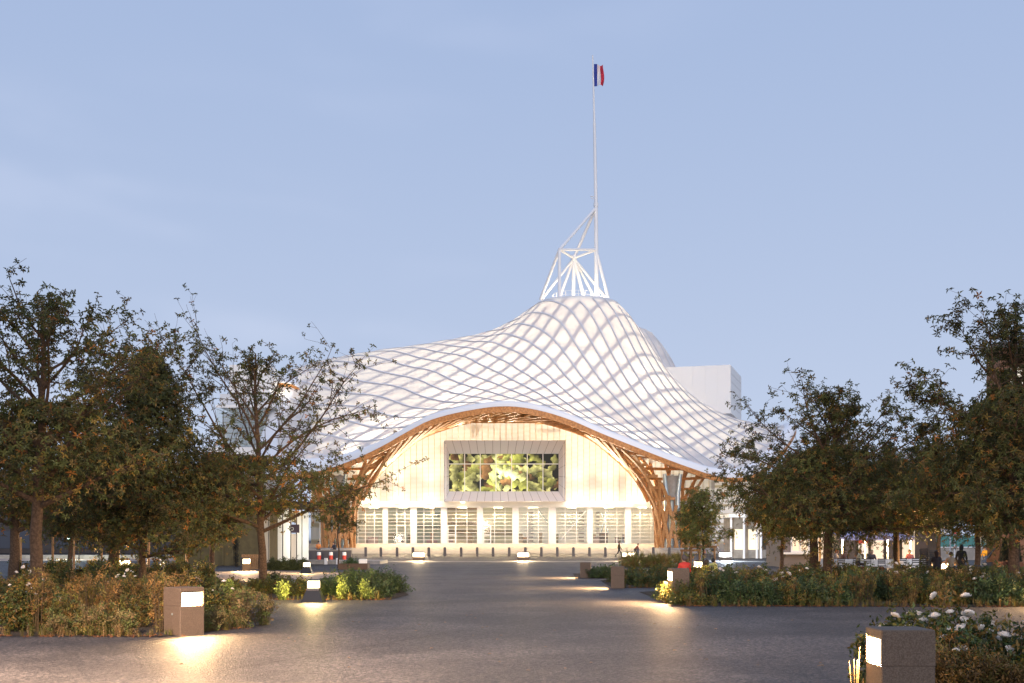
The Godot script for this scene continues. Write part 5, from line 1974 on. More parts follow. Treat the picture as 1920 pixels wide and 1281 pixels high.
	s.box(Vector3(0, 0.5, -0.27), Vector3(1.24, 0.96, 0.03))
	put("frame", s.mesh(), M.timber, cr)
	# clipped hedge under the white panels
	for k in 4:
		shrub("box_hedge", "clipped hedge piece under the white pavilion panels", "hedge", Vector3(gx(512 + k * 18, 78), 0, -78), 0.55, 0.85, {"mesh": T1.small, "tones": [Color(0.05, 0.06, 0.02)], "fill": 420, "stems": 6}, "hedge pieces under the white pavilion panels")
	# low seat wall with three red and white barrels, two visitors behind it
	var wd := 122.0
	var wall := thing("seat_wall", "long grey seat wall at the foot of the left roof column", "wall", Vector3(gx(617, wd), 0, -wd))
	s = Shape.new()
	s.cbox(Vector3(0, 0.45, 0), Vector3(4.5, 0.9, 0.6), 0.03)
	put("wall_block", s.mesh(), M.bollard, wall)
	s = Shape.new()
	s.cbox(Vector3(0, 0.93, 0), Vector3(4.6, 0.06, 0.7), 0.02)
	put("coping", s.mesh(), M.concrete, wall)
	for k in 3:
		var b := thing("barrel", ["left red and white barrel before the seat wall", "middle red and white barrel before the seat wall", "right red and white barrel before the seat wall"][k], "barrel", Vector3(gx([598, 620.5, 645.5][k], wd - 1.2), 0, -wd + 1.2), 0.0, "barrels before the seat wall")
		s = Shape.new()
		s.lathe(Vector3.ZERO, [Vector2(0, 0), Vector2(0.19, 0.0), Vector2(0.2, 0.35), Vector2(0.2, 0.42)], 18)
		put("red_body", s.mesh(), M.red, b)
		s = Shape.new()
		s.lathe(Vector3(0, 0.42, 0), [Vector2(0.2, 0), Vector2(0.19, 0.28), Vector2(0.16, 0.32), Vector2(0, 0.32)], 18)
		put("white_band", s.mesh(), M.white, b)
	# low kerbed platform with small white marker blocks
	var pl := thing("low_platform", "low grey platform between the seat wall and the path", "platform", Vector3(gx(640, 100), 0, -100))
	s = Shape.new()
	s.cbox(Vector3(0, 0.14, 0), Vector3(7.0, 0.28, 6.0), 0.03)
	put("slab", s.mesh(), M.concrete, pl)
	for k in 2:
		var m := thing("marker_block", ["left small white block on the low platform", "right small white block on the low platform"][k], "block", Vector3(gx([612, 634][k], 97), 0.0, -96.7), 0.0, "small white blocks on the platform")
		s = Shape.new()
		s.cbox(Vector3(0, 0.25, 0), Vector3(0.24, 0.5, 0.24), 0.02)
		put("block", s.mesh(), M.white, m)
	var pb := thing("planter_box", "dark planter box with herbs at the right end of the low platform", "planter", Vector3(gx(664, 80), 0, -80))
	s = Shape.new()
	for q in [[0, 0.65, 1.9, 0.05], [0, -0.65, 1.9, 0.05]]:
		s.box(Vector3(q[0], 0.2, q[1]), Vector3(q[2], 0.4, q[3]))
	for x in [-0.93, 0.93]:
		s.box(Vector3(x, 0.2, 0), Vector3(0.05, 0.4, 1.24))
	s.box(Vector3(0, 0.17, 0), Vector3(1.8, 0.3, 1.24))
	put("box", s.mesh(), M.brown, pb)
	s = Shape.new()
	s.cbox(Vector3(0.62, 0.55, 0.3), Vector3(0.5, 0.28, 0.4), 0.02)
	put("white_panel", s.mesh(), M.white, pb)
	shrub("planter_herbs", "green herbs growing in the dark planter box", "plant", Vector3(gx(658, 80), 0.3, -80), 0.75, 0.4, {"mesh": T1.small, "tones": [Color(0.04, 0.07, 0.02)], "fill": 160, "stems": 5}, "")
	# far left: long dark building and pale kerb of the street in front of it
	var fb := thing("street_building", "long dark building across the street on the far left", "building", Vector3(-78, 0, -150))
	s = Shape.new()
	s.box(Vector3(0, 4.0, -4), Vector3(72, 8.0, 8))
	put("wall", s.mesh(), M.facade_dark, fb)
	s = Shape.new()
	s.box(Vector3(0, 8.2, -4), Vector3(73, 0.4, 9))
	put("roof", s.mesh(), M.black, fb)
	for k in 10:
		s = Shape.new()
		s.box(Vector3(-32 + k * 7.0, 2.0, 0.02), Vector3(4.4, 2.2, 0.08))
		put("window", s.mesh(), mat(0.05, 0.055, 0.07, 0.15), fb)
	setting("street_pavement", sheet([Vector2(-90, -112), Vector2(-26, -112), Vector2(-26, -140), Vector2(-90, -140)], 0.008), M.pink_paving)
	var kerb := thing("street_kerb", "pale raised kerb wall along the far left street", "kerb", Vector3(-50, 0, -126))
	s = Shape.new()
	s.cbox(Vector3(0, 0.2, 0), Vector3(46, 0.4, 0.5), 0.04)
	put("kerb_stone", s.mesh(), M.concrete, kerb)
	# small street lamp with a greenish light, post lantern among the weeds
	var sl := thing("street_lamp", "thin street lamp with a greenish light behind the left trees", "street lamp", Vector3(gx(131, 120), 0, -120))
	s = Shape.new()
	s.tube([Vector3(0.9, 0, 0), Vector3(0.85, 1.9, 0), Vector3(0.6, 2.1, 0), Vector3(0.0, 2.14, 0)], [0.06, 0.045, 0.04, 0.035], 8)
	put("post", s.mesh(), M.dark_metal, sl)
	s = Shape.new()
	s.cbox(Vector3(0, 2.08, 0), Vector3(0.5, 0.08, 0.2), 0.01)
	put("lamp_head", s.mesh(), glow(0.6, 1.0, 0.8, 5.0), sl)
	lamp_point("street_lamp_light", sl.position + Vector3(0, 1.95, 0), 30.0, Color(0.95, 1.0, 0.9), 0.12)
	var pl2 := thing("post_lantern", "small dark domed post lantern among the weeds left of the large lamp block", "lantern", Vector3(gx(304, 45), 0, -45))
	s = Shape.new()
	s.rod(Vector3(0, 0, 0), Vector3(0, 0.95, 0), 0.05)
	put("post", s.mesh(), M.dark_metal, pl2)
	s = Shape.new()
	s.lathe(Vector3(0, 0.95, 0), [Vector2(0.05, 0), Vector2(0.11, 0.05), Vector2(0.11, 0.3)], 14)
	put("glass", s.mesh(), M.glass, pl2)
	s = Shape.new()
	s.lathe(Vector3(0, 1.24, 0), [Vector2(0.14, 0), Vector2(0.14, 0.04), Vector2(0.09, 0.11), Vector2(0.02, 0.14), Vector2(0.0, 0.2)], 14)
	put("dome", s.mesh(), M.dark_metal, pl2)
	for q in [[38, 66], [98, 62], [190, 70], [138, 70], [278, 58], [350, 58], [394, 70]]:
		var u: float = q[0]
		var dd: float = q[1]
		var p := thing("stake_post", "slim timber post among the left trees, %s" % ["beside the forked trunk", "right of the tall trunk", "under the dark conical tree", "before the street", "right of the path lamp", "before the olive wall", "at the olive wall"][[38, 98, 190, 138, 278, 350, 394].find(int(u))], "post", Vector3(gx(u, dd), 0, -dd), 0.0, "slim posts among the left trees")
		s = Shape.new()
		s.rod(Vector3.ZERO, Vector3(0.02, 2.1, 0), 0.07, 0.06)
		put("post", s.mesh(), M.timber, p)

# ------------------------------------------------------------------ right edge of the square
func chair(called: String, label: String, at: Vector3, turn: float, group: String) -> Node3D:
	var o := thing(called, label, "chair", at, turn, group)
	var s := Shape.new()
	s.cbox(Vector3(0, 0.45, 0), Vector3(0.44, 0.04, 0.42), 0.01)
	put("seat", s.mesh(), M.black, o)
	s = Shape.new()
	for k in 3:
		s.box(Vector3(0, 0.62 + k * 0.11, -0.22), Vector3(0.42, 0.06, 0.02))
	put("backrest", s.mesh(), M.black, o)
	for x in [-1, 1]:
		s = Shape.new()
		s.rod(Vector3(x * 0.2, 0, 0.2), Vector3(x * 0.19, 0.44, 0.18), 0.016)
		put("leg", s.mesh(), M.black, o)
		s = Shape.new()
		s.tube([Vector3(x * 0.2, 0, -0.22), Vector3(x * 0.2, 0.46, -0.19), Vector3(x * 0.2, 0.9, -0.24)], [0.016, 0.016, 0.014], 8)
		put("leg", s.mesh(), M.black, o)
	return o

func right_side() -> void:
	var d := 78.0
	# restaurant with a stone wall, a wide lit window and a dark glazed front
	var rb := thing("restaurant", "low restaurant building with a lit orange window and dark glazed front at the right", "restaurant", Vector3(0, 0, -d - 8))
	var rd := d + 8.0
	var s := Shape.new()
	var x0 := gx(1470, rd)
	var x1 := gx(1528, rd)
	s.box(Vector3((x0 + x1) * 0.5, 2.6, -3.0), Vector3(x1 - x0, 5.2, 6.0))
	put("wall", s.mesh(), mat(0.2, 0.165, 0.15, 0.8), rb)
	s = Shape.new()
	s.cbox(Vector3(gx(1498, rd), 1.0, 0.2), Vector3(2.2, 0.14, 0.5), 0.02)
	put("sill", s.mesh(), M.white, rb)
	var win := Node3D.new()
	win.name = "window"
	rb.add_child(win)
	s = Shape.new()
	s.quad(Vector3(gx(1485, rd), 1.15, 0.03), Vector3(gx(1515, rd), 1.15, 0.03), Vector3(gx(1515, rd), 2.5, 0.03), Vector3(gx(1485, rd), 2.5, 0.03))
	put("pane", s.mesh(), glow(0.42, 0.2, 0.04, 0.8), win)
	s = Shape.new()
	for u in [1484, 1500, 1516]:
		s.box(Vector3(gx(u, rd), 1.83, 0.07), Vector3(0.12, 1.5, 0.1))
	for y in [1.12, 2.54]:
		s.box(Vector3(gx(1500, rd), y, 0.075), Vector3(1.3, 0.12, 0.1))
	put("frame", s.mesh(), M.white, win)
	s = Shape.new()
	s.box(Vector3((gx(1528, rd) + gx(1775, rd)) * 0.5, 2.6, -4.0), Vector3(gx(1775, rd) - gx(1528, rd), 5.2, 4.0))
	put("back_wall", s.mesh(), M.facade_dark, rb)
	for u in [1540, 1560, 1585, 1605, 1660, 1690, 1720, 1745]:
		s = Shape.new()
		s.box(Vector3(gx(u, rd), 1.6, -1.9), Vector3(0.9, 2.4, 0.1))
		put("window", s.mesh(), glow(0.3, 0.13, 0.04, 0.5) if int(u) % 20 == 0 else mat(0.06, 0.045, 0.04, 0.2), rb)
	s = Shape.new()
	s.box(Vector3((gx(1470, rd) + gx(1775, rd)) * 0.5, 5.3, -3.0), Vector3(gx(1775, rd) - gx(1470, rd), 0.25, 7.0))
	put("roof", s.mesh(), M.black, rb)
	# red and white poster
	var po := thing("poster", "tall poster with a red top and pale picture on the restaurant front", "poster", Vector3(gx(1632, rd), 1.55, -rd - 1.75))
	s = Shape.new()
	s.box(Vector3(0, 0, 0), Vector3(0.72, 1.2, 0.05))
	put("board", s.mesh(), M.cloth, po)
	s = Shape.new()
	s.box(Vector3(0, 0.36, 0.03), Vector3(0.7, 0.44, 0.02))
	put("red_field", s.mesh(), M.red, po)
	# lilac awning on white posts
	var aw := thing("awning", "lilac awning on slim white posts over the restaurant tables", "awning", Vector3(0, 0, -d))
	var pitch := 6
	for k in pitch:
		s = Shape.new()
		var a := gx(lerpf(1562, 1700, k / float(pitch)), d)
		var b := gx(lerpf(1562, 1700, (k + 1) / float(pitch)), d)
		s.quad(Vector3(a + 0.01, 2.16, 1.6), Vector3(b - 0.01, 2.16, 1.6), Vector3(b - 0.01, 2.75, -4.5), Vector3(a + 0.01, 2.75, -4.5))
		s.quad(Vector3(a + 0.01, 1.92, 1.62), Vector3(b - 0.01, 1.92, 1.62), Vector3(b - 0.01, 2.16, 1.6), Vector3(a + 0.01, 2.16, 1.6))
		put("canopy", s.mesh(), M.lilac, aw)
	for u in [1569, 1611, 1653, 1695]:
		s = Shape.new()
		s.rod(Vector3(gx(u, d), 0, 1.3), Vector3(gx(u, d), 2.2, 1.3), 0.055)
		put("post", s.mesh(), M.white_metal, aw)
	for q in [[1582, 1010.5, "small bright lamp hanging under the left half of the lilac awning"], [1652.5, 1008.5, "small bright lamp on the third white awning post"], [1712, 1010.0, "small lamp right of the lilac awning"]]:
		var l := thing("awning_lamp", q[2], "lamp", Vector3(gx(q[0], d - 1.5), hy(q[1], d - 1.5), -d + 1.5), 0.0, "lamps of the restaurant terrace")
		s = Shape.new()
		s.ball(Vector3.ZERO, Vector3(0.09, 0.07, 0.09), 6, 10)
		put("lamp_globe", s.mesh(), M.lamp, l)
		s = Shape.new()
		s.rod(Vector3(0, 0.06, 0), Vector3(0, 0.2, 0), 0.012)
		put("stem", s.mesh(), M.dark_metal, l)
		lamp_point("awning_lamp_light", l.position, 30.0, Color(1, 0.84, 0.6), 0.05)
	# tables under white cloths
	var tables := [[1594, 73.0, 1.7, "left white-clothed terrace table"], [1640, 72.0, 2.3, "long white-clothed terrace table in the middle"], [1702, 74.0, 1.9, "white-clothed terrace table right of the spreading tree"], [1555, 76.0, 0.9, "small white-clothed terrace table beside the forked trunk"]]
	for t in tables:
		var o := thing("clothed_table", t[3], "table", Vector3(gx(t[0], t[1]), 0, -t[1]), 0.0, "white-clothed tables of the terrace")
		var w: float = t[2]
		s = Shape.new()
		s.cbox(Vector3(0, 0.76, 0), Vector3(w, 0.03, 0.8), 0.01)
		put("tabletop", s.mesh(), M.cloth, o)
		# cloth with folds, hung on all sides
		s = Shape.new()
		var loop := [Vector2(-w * 0.5, 0.4), Vector2(w * 0.5, 0.4), Vector2(w * 0.5, -0.4), Vector2(-w * 0.5, -0.4)]
		for e in 4:
			var a: Vector2 = loop[e]
			var b: Vector2 = loop[(e + 1) % 4]
			var nseg := 12
			var nrm := Vector2(b.y - a.y, a.x - b.x).normalized() * -1.0
			for k in nseg:
				var p := a.lerp(b, k / float(nseg))
				var q := a.lerp(b, (k + 1) / float(nseg))
				var fa := -nrm * (0.03 + 0.035 * sin(k * 1.9))
				var fb := -nrm * (0.03 + 0.035 * sin((k + 1) * 1.9))
				s.quad(Vector3(p.x + fa.x, 0.28, p.y + fa.y), Vector3(q.x + fb.x, 0.28, q.y + fb.y), Vector3(q.x, 0.775, q.y), Vector3(p.x, 0.775, p.y))
		put("cloth", s.mesh(), M.cloth, o)
		for x in [-1, 1]:
			for z in [-1, 1]:
				s = Shape.new()
				s.rod(Vector3(x * (w * 0.5 - 0.12), 0, z * 0.3), Vector3(x * (w * 0.5 - 0.12), 0.74, z * 0.3), 0.025)
				put("leg", s.mesh(), M.black, o)
		for k in int(w / 0.55):
			var g := thing("wine_glass", "wine glass on the %s" % t[3], "glass", Vector3(gx(t[0], t[1]) - w * 0.4 + k * 0.5, 0.777, -t[1] + 0.1 - 0.25 * (k % 2)), 0.0, "glasses on the terrace tables")
			s = Shape.new()
			s.lathe(Vector3.ZERO, [Vector2(0.035, 0), Vector2(0.006, 0.01), Vector2(0.006, 0.09), Vector2(0.035, 0.13), Vector2(0.03, 0.2)], 10)
			put("bowl", s.mesh(), M.glass, g)
	var cs := [[1578, 70.5, 2.8], [1603, 70.6, 3.3], [1625, 69.8, 3.1], [1655, 69.8, 2.6], [1690, 71.5, 3.4], [1716, 71.8, 3.0], [1562, 74.0, 0.5], [1668, 74.5, 0.2]]
	for k in cs.size():
		chair("terrace_chair", "black slatted terrace chair %s" % ["at the left table, its left end", "at the left table, its right end", "left of the pale-shirted diner", "at the middle of the long white table", "at the left end of the right table", "at the right end of the right table", "beside the small table near the forked trunk", "behind the right end of the long white table"][k], Vector3(gx(cs[k][0], cs[k][1]), 0, -cs[k][1]), cs[k][2], "black chairs at the terrace tables")
	for k in 7:
		chair("stacked_chair", "%s black chair from the bottom in the front stack on the timber deck" % ORDINAL[k], Vector3(gx(1733, 66), k * 0.1, -66.0 - k * 0.02), 2.9, "stacked black chairs on the terrace")
	for k in 6:
		chair("stacked_chair", "%s black chair from the bottom in the stack behind the hooded coat" % ORDINAL[k], Vector3(gx(1748, 68), k * 0.1, -68.0), 3.1, "second stack of black chairs on the terrace")
	var dk := thing("terrace_deck", "low timber deck carrying the stacked chairs", "deck", Vector3(gx(1728, 66), 0, -66.6))
	for k in 9:
		s = Shape.new()
		s.box(Vector3(-1.4 + k * 0.35, -0.005, 0), Vector3(0.33, 0.03, 3.6))
		put("plank", s.mesh(), M.timber, dk)
	# corten planters and a bench
	for q in [[1632, 62.5, 1.3, 0.55, "long rust-red planter in front of the terrace tables"], [1497, 57.0, 0.6, 0.75, "square rust-brown planter left of the forked trunk"]]:
		var o := thing("rust_planter", q[4], "planter", Vector3(gx(q[0], q[1]), 0, -q[1]), 0.0, "rust-red planters of the terrace")
		s = Shape.new()
		s.cbox(Vector3(0, q[3] * 0.5, 0), Vector3(q[2], q[3], 0.6), 0.015)
		put("box", s.mesh(), M.corten, o)
		s = Shape.new()
		s.box(Vector3(0, q[3] + 0.005, 0), Vector3(q[2] - 0.1, 0.03, 0.5))
		put("soil", s.mesh(), M.soil, o)
	var be := thing("bench", "dark plank bench behind the right bed with two seated visitors", "bench", Vector3(gx(1772, 60), 0, -60))
	for k in 3:
		s = Shape.new()
		s.cbox(Vector3(0, 0.43, -0.16 + k * 0.16), Vector3(2.6, 0.05, 0.14), 0.01)
		put("plank", s.mesh(), M.timber, be)
	for x in [-1, 1]:
		s = Shape.new()
		s.box(Vector3(x * 1.0, 0.2, 0), Vector3(0.08, 0.4, 0.42))
		put("leg", s.mesh(), M.dark_metal, be)
	var be2 := thing("bench", "dark bench under the red and yellow jackets behind the right bed", "bench", Vector3(gx(1306, 46), 0, -46))
	for k in 3:
		s = Shape.new()
		s.cbox(Vector3(0, 0.43, -0.16 + k * 0.16), Vector3(2.2, 0.05, 0.14), 0.01)
		put("plank", s.mesh(), M.timber, be2)
	for x in [-1, 1]:
		s = Shape.new()
		s.box(Vector3(x * 0.9, 0.2, 0), Vector3(0.08, 0.4, 0.42))
		put("leg", s.mesh(), M.dark_metal, be2)
	# litter bin
	var bin := thing("litter_bin", "dark round litter bin with a domed lid behind the right bed", "bin", Vector3(gx(1831, 48), 0, -48))
	s = Shape.new()
	s.lathe(Vector3.ZERO, [Vector2(0, 0), Vector2(0.24, 0), Vector2(0.27, 0.1), Vector2(0.27, 0.72)], 24)
	put("drum", s.mesh(), M.dark_metal, bin)
	s = Shape.new()
	s.lathe(Vector3(0, 0.74, 0), [Vector2(0.29, 0), Vector2(0.3, 0.05), Vector2(0.26, 0.13), Vector2(0.15, 0.19), Vector2(0, 0.21)], 24)
	put("lid", s.mesh(), M.black, bin)
	for k in 3:
		s = Shape.new()
		var a := PI * (0.25 + 0.25 * k)
		s.rod(Vector3(cos(a) * 0.285, 0.02, sin(a) * 0.285), Vector3(cos(a) * 0.285, 0.76, sin(a) * 0.285), 0.018)
		put("bracket", s.mesh(), M.steel, bin)
	# globe lamp posts, road signs
	for q in [[1782, 100.0, 2.75, "red-capped lamp post left of the standing woman"], [1790, 112.0, 2.4, "farther red-capped lamp post by the ramp"], [1861, 96.0, 3.1, "red-capped lamp post right of the warning sign"]]:
		var o := thing("capped_post", q[3], "post", Vector3(gx(q[0], q[1]), 0, -q[1]), 0.0, "red-capped posts at the right road")
		var h: float = q[2]
		s = Shape.new()
		s.rod(Vector3.ZERO, Vector3(0, h, 0), 0.06)
		put("pole", s.mesh(), M.white_metal, o)
		s = Shape.new()
		s.lathe(Vector3(0, h - 0.1, 0), [Vector2(0.06, 0), Vector2(0.2, 0.08), Vector2(0.2, 0.2)], 14)
		put("white_collar", s.mesh(), M.white, o)
		s = Shape.new()
		s.lathe(Vector3(0, h + 0.1, 0), [Vector2(0.22, 0), Vector2(0.2, 0.16), Vector2(0.1, 0.26), Vector2(0, 0.28)], 14)
		put("red_cap", s.mesh(), M.red, o)
	var ws := thing("warning_sign", "triangular warning sign on a pole at the right road", "road sign", Vector3(gx(1848, 90), 0, -90))
	s = Shape.new()
	s.rod(Vector3.ZERO, Vector3(0, 2.75, 0), 0.035)
	put("pole", s.mesh(), M.steel, ws)
	for k in 2:
		s = Shape.new()
		var r: float = [0.5, 0.36][k]
		var z: float = [0.05, 0.062][k]
		s.tri(Vector3(-r * 0.87, 2.3 - r * 0.5 + 0.03, z), Vector3(r * 0.87, 2.3 - r * 0.5 + 0.03, z), Vector3(0, 2.3 + r + 0.03, z))
		s.tri(Vector3(r * 0.87, 2.3 - r * 0.5 + 0.03, z - 0.01), Vector3(-r * 0.87, 2.3 - r * 0.5 + 0.03, z - 0.01), Vector3(0, 2.3 + r + 0.03, z - 0.01))
		put(["red_border", "white_face"][k], s.mesh(), M.red if k == 0 else M.white, ws)
	var ps := thing("plate_sign", "small square plate sign left of the warning sign", "road sign", Vector3(gx(1839, 88), 0, -88))
	s = Shape.new()
	s.rod(Vector3.ZERO, Vector3(0, 2.5, 0), 0.04)
	put("pole", s.mesh(), M.white_metal, ps)
	s = Shape.new()
	s.cbox(Vector3(0, 2.2, 0.06), Vector3(0.4, 0.5, 0.03), 0.005)
	put("plate", s.mesh(), M.white_metal, ps)
	# pale ramp wall and road far right, teal van-height hoarding above it
	var rw := thing("ramp_wall", "pale ramp wall along the road at the far right", "wall", Vector3(gx(1830, 118), 0, -118))
	s = Shape.new()
	s.cbox(Vector3(0, 0.6, 0), Vector3(9.0, 1.2, 0.4), 0.03)
	put("wall_block", s.mesh(), M.concrete, rw)
	s = Shape.new()
	s.cbox(Vector3(0, 1.24, 0), Vector3(9.1, 0.08, 0.5), 0.02)
	put("coping", s.mesh(), M.white, rw)
	var ho := thing("hoarding", "teal hoarding behind the ramp wall", "hoarding", Vector3(gx(1805, 124), 0, -124))
	for k in 6:
		s = Shape.new()
		s.box(Vector3(-2.5 + k, 1.2, 0), Vector3(0.98, 2.4, 0.08))
		put("board", s.mesh(), M.teal, ho)
	# apartment house at the right edge
	var ah := thing("apartment_house", "tall brown apartment house behind the trees at the right edge", "building", Vector3(gx(1962, 84), 0, -84))
	s = Shape.new()
	s.box(Vector3(0, 7.6, -1.2), Vector3(6.4, 15.2, 2.4))
	put("wall", s.mesh(), M.brick, ah)
	for k in 4:
		for j in 2:
			s = Shape.new()
			s.box(Vector3(-1.9 + j * 2.4, 3.4 + k * 3.2, 0.03), Vector3(1.2, 1.7, 0.12))
			put("window", s.mesh(), glow(0.6, 0.5, 0.3, 0.7) if (k + j) % 3 == 0 else mat(0.05, 0.05, 0.06, 0.15), ah)
	s = Shape.new()
	s.box(Vector3(0, 15.4, -1.2), Vector3(6.8, 0.4, 2.8))
	put("roof", s.mesh(), M.black, ah)
	for q in [[1884, 74.0, "left clipped conifer in a rust pot by the brick columns"], [1906, 73.0, "right clipped conifer in a rust pot by the brick columns"]]:
		var pot := thing("conifer_pot", q[2].replace("clipped conifer in a rust pot", "rust pot of a clipped conifer"), "pot", Vector3(gx(q[0], q[1]), 0, -q[1]), 0.0, "conifer pots by the brick columns")
		s = Shape.new()
		s.cbox(Vector3(0, 0.3, 0), Vector3(0.62, 0.6, 0.62), 0.02)
		put("box", s.mesh(), M.corten, pot)
		var con := thing("clipped_conifer", q[2], "conifer", Vector3(gx(q[0], q[1]), 0.6, -q[1]), 0.0, "clipped conifers by the brick columns")
		s = Shape.new()
		s.rod(Vector3.ZERO, Vector3(0, 1.3, 0), 0.04, 0.02)
		put("stem", s.mesh(), M.bark, con)
		var r := rng_of(int(q[0]))
		var where := []
		var tints := []
		for k in 700:
			var h := r.randf()
			var a := r.randf() * TAU
			var rr := 0.36 * (1.0 - h * 0.8) * pow(r.randf(), 0.35)
			where.append(Transform3D(Basis(Vector3(r.randfn(0, 1), 1, r.randfn(0, 1)).normalized(), r.randf() * TAU), Vector3(cos(a) * rr, 0.05 + h * 1.45, sin(a) * rr)))
			tints.append(Color(0.03, 0.045, 0.018) * r.randf_range(0.7, 1.3))
		many("foliage", T1.fine, M.leaf, where, tints, con)
	for q in [[1893, 80.0, "left brick column of the porch at the right edge"], [1912, 79.0, "right brick column of the porch at the right edge"]]:
		var o := thing("brick_column", q[2], "column", Vector3(gx(q[0], q[1]), 0, -q[1]), 0.0, "brick columns at the right edge")
		s = Shape.new()
		s.cbox(Vector3(0, 1.6, 0), Vector3(0.45, 3.2, 0.45), 0.02)
		put("shaft", s.mesh(), M.brick, o)
		s = Shape.new()
		s.cbox(Vector3(0, 3.24, 0), Vector3(0.55, 0.1, 0.55), 0.02)
		put("capital", s.mesh(), M.concrete, o)
	# low building right of the museum, on slim white columns
	var lb := thing("side_building", "low pale building with slim white columns right of the museum", "building", Vector3(0, 0, -128))
	var ld := 128.0
	s = Shape.new()
	s.box(Vector3((gx(1385, ld) + gx(1500, ld)) * 0.5, 2.2, -6.0), Vector3(gx(1500, ld) - gx(1385, ld), 4.4, 6.0))
	put("wall", s.mesh(), M.concrete, lb)
	s = Shape.new()
	s.box(Vector3((gx(1370, ld) + gx(1500, ld)) * 0.5, 4.5, -3.5), Vector3(gx(1500, ld) - gx(1370, ld) + 0.5, 0.35, 8.0))
	put("roof", s.mesh(), M.white, lb)
	for u in [1371, 1395, 1419, 1427, 1456]:
		s = Shape.new()
		s.rod(Vector3(gx(u, ld), 0, 0), Vector3(gx(u, ld), 4.3, 0), 0.12, -1, 10)
		put("column", s.mesh(), M.white_metal, lb)
	for k in 4:
		s = Shape.new()
		s.box(Vector3(gx(1397 + k * 26, ld), 2.0, -2.96), Vector3(1.1, 2.2, 0.06))
		put("window", s.mesh(), glow(0.8, 0.6, 0.3, 0.7) if k < 2 else mat(0.07, 0.06, 0.05, 0.2), lb)

# ------------------------------------------------------------------ people
# bones: from, to, radius at each end, colour; their distance fields are blended and meshed as one surface
func body_mesh(bones: Array, cell: float, k := 0.035) -> ArrayMesh:
	var lo := Vector3(1e9, 1e9, 1e9)
	var hi := -lo
	for b in bones:
		var m := maxf(b[2], b[3]) + 0.06
		lo = lo.min((b[0] as Vector3).min(b[1]) - Vector3.ONE * m)
		hi = hi.max((b[0] as Vector3).max(b[1]) + Vector3.ONE * m)
	var nx := int((hi.x - lo.x) / cell) + 2
	var ny := int((hi.y - lo.y) / cell) + 2
	var nz := int((hi.z - lo.z) / cell) + 2
	var f := PackedFloat32Array()
	f.resize(nx * ny * nz)
	f.fill(1.0)
	var best := PackedFloat32Array()
	best.resize(f.size())
	best.fill(1e9)
	var who := PackedInt32Array()
	who.resize(f.size())
	for bi in bones.size():
		var b: Array = bones[bi]
		var a: Vector3 = b[0]
		var ab: Vector3 = b[1] - b[0]
		var ll := maxf(ab.length_squared(), 1e-9)
		var m := maxf(b[2], b[3]) + 2.0 * cell + k
		var l3: Vector3 = ((a.min(b[1]) - Vector3.ONE * m - lo) / cell).floor().max(Vector3.ZERO)
		var h3: Vector3 = ((a.max(b[1]) + Vector3.ONE * m - lo) / cell).ceil().min(Vector3(nx - 1, ny - 1, nz - 1))
		for z in range(int(l3.z), int(h3.z) + 1):
			for y in range(int(l3.y), int(h3.y) + 1):
				for x in range(int(l3.x), int(h3.x) + 1):
					var p := lo + Vector3(x, y, z) * cell
					var t := clampf((p - a).dot(ab) / ll, 0.0, 1.0)
					var d := p.distance_to(a + ab * t) - lerpf(b[2], b[3], t)
					var i := (z * ny + y) * nx + x
					var h := maxf(k - absf(f[i] - d), 0.0) / k
					f[i] = minf(f[i], d) - h * h * k * 0.25
					if d < best[i]:
						best[i] = d
						who[i] = bi
	var s := Shape.new()
	var ids := {}
	var corner := [0, 1, nx, nx + 1, nx * ny, nx * ny + 1, nx * ny + nx, nx * ny + nx + 1]
	for z in nz - 1:
		for y in ny - 1:
			for x in nx - 1:
				var i := (z * ny + y) * nx + x
				var neg := 0
				for c in 8:
					if f[i + corner[c]] < 0.0:
						neg += 1
				if neg == 0 or neg == 8:
					continue
				var sum := Vector3.ZERO
				var cnt := 0
				for c in 8:
					for ax in 3:
						var c2: int = c | (1 << ax)
						if c2 == c:
							continue
						var va := f[i + corner[c]]
						var vb := f[i + corner[c2]]
						if (va < 0.0) != (vb < 0.0):
							var t := va / (va - vb)
							var pa := Vector3(c & 1, (c >> 1) & 1, (c >> 2) & 1)
							var pb := Vector3(c2 & 1, (c2 >> 1) & 1, (c2 >> 2) & 1)
							sum += pa.lerp(pb, t)
							cnt += 1
				var g := Vector3(f[i + 1] - f[i] + f[i + nx + 1] - f[i + nx], f[i + nx] - f[i] + f[i + nx + 1] - f[i + 1], f[i + nx * ny] - f[i] + f[i + nx * ny + 1] - f[i + 1]).normalized()
				s.col = bones[who[i]][4]
				ids[i] = s.vert(lo + (Vector3(x, y, z) + sum / cnt) * cell, g)
	for i in ids:
		var steps := [1, nx, nx * ny]
		for ax in 3:
			var e: int = i + steps[ax]
			if e >= f.size() or (f[i] < 0.0) == (f[e] < 0.0):
				continue
			var u: int = steps[(ax + 1) % 3]
			var w: int = steps[(ax + 2) % 3]
			if ids.has(i - u) and ids.has(i - w) and ids.has(i - u - w):
				s.face(ids[i], ids[i - u], ids[i - u - w])
				s.face(ids[i], ids[i - u - w], ids[i - w])
	return s.mesh()

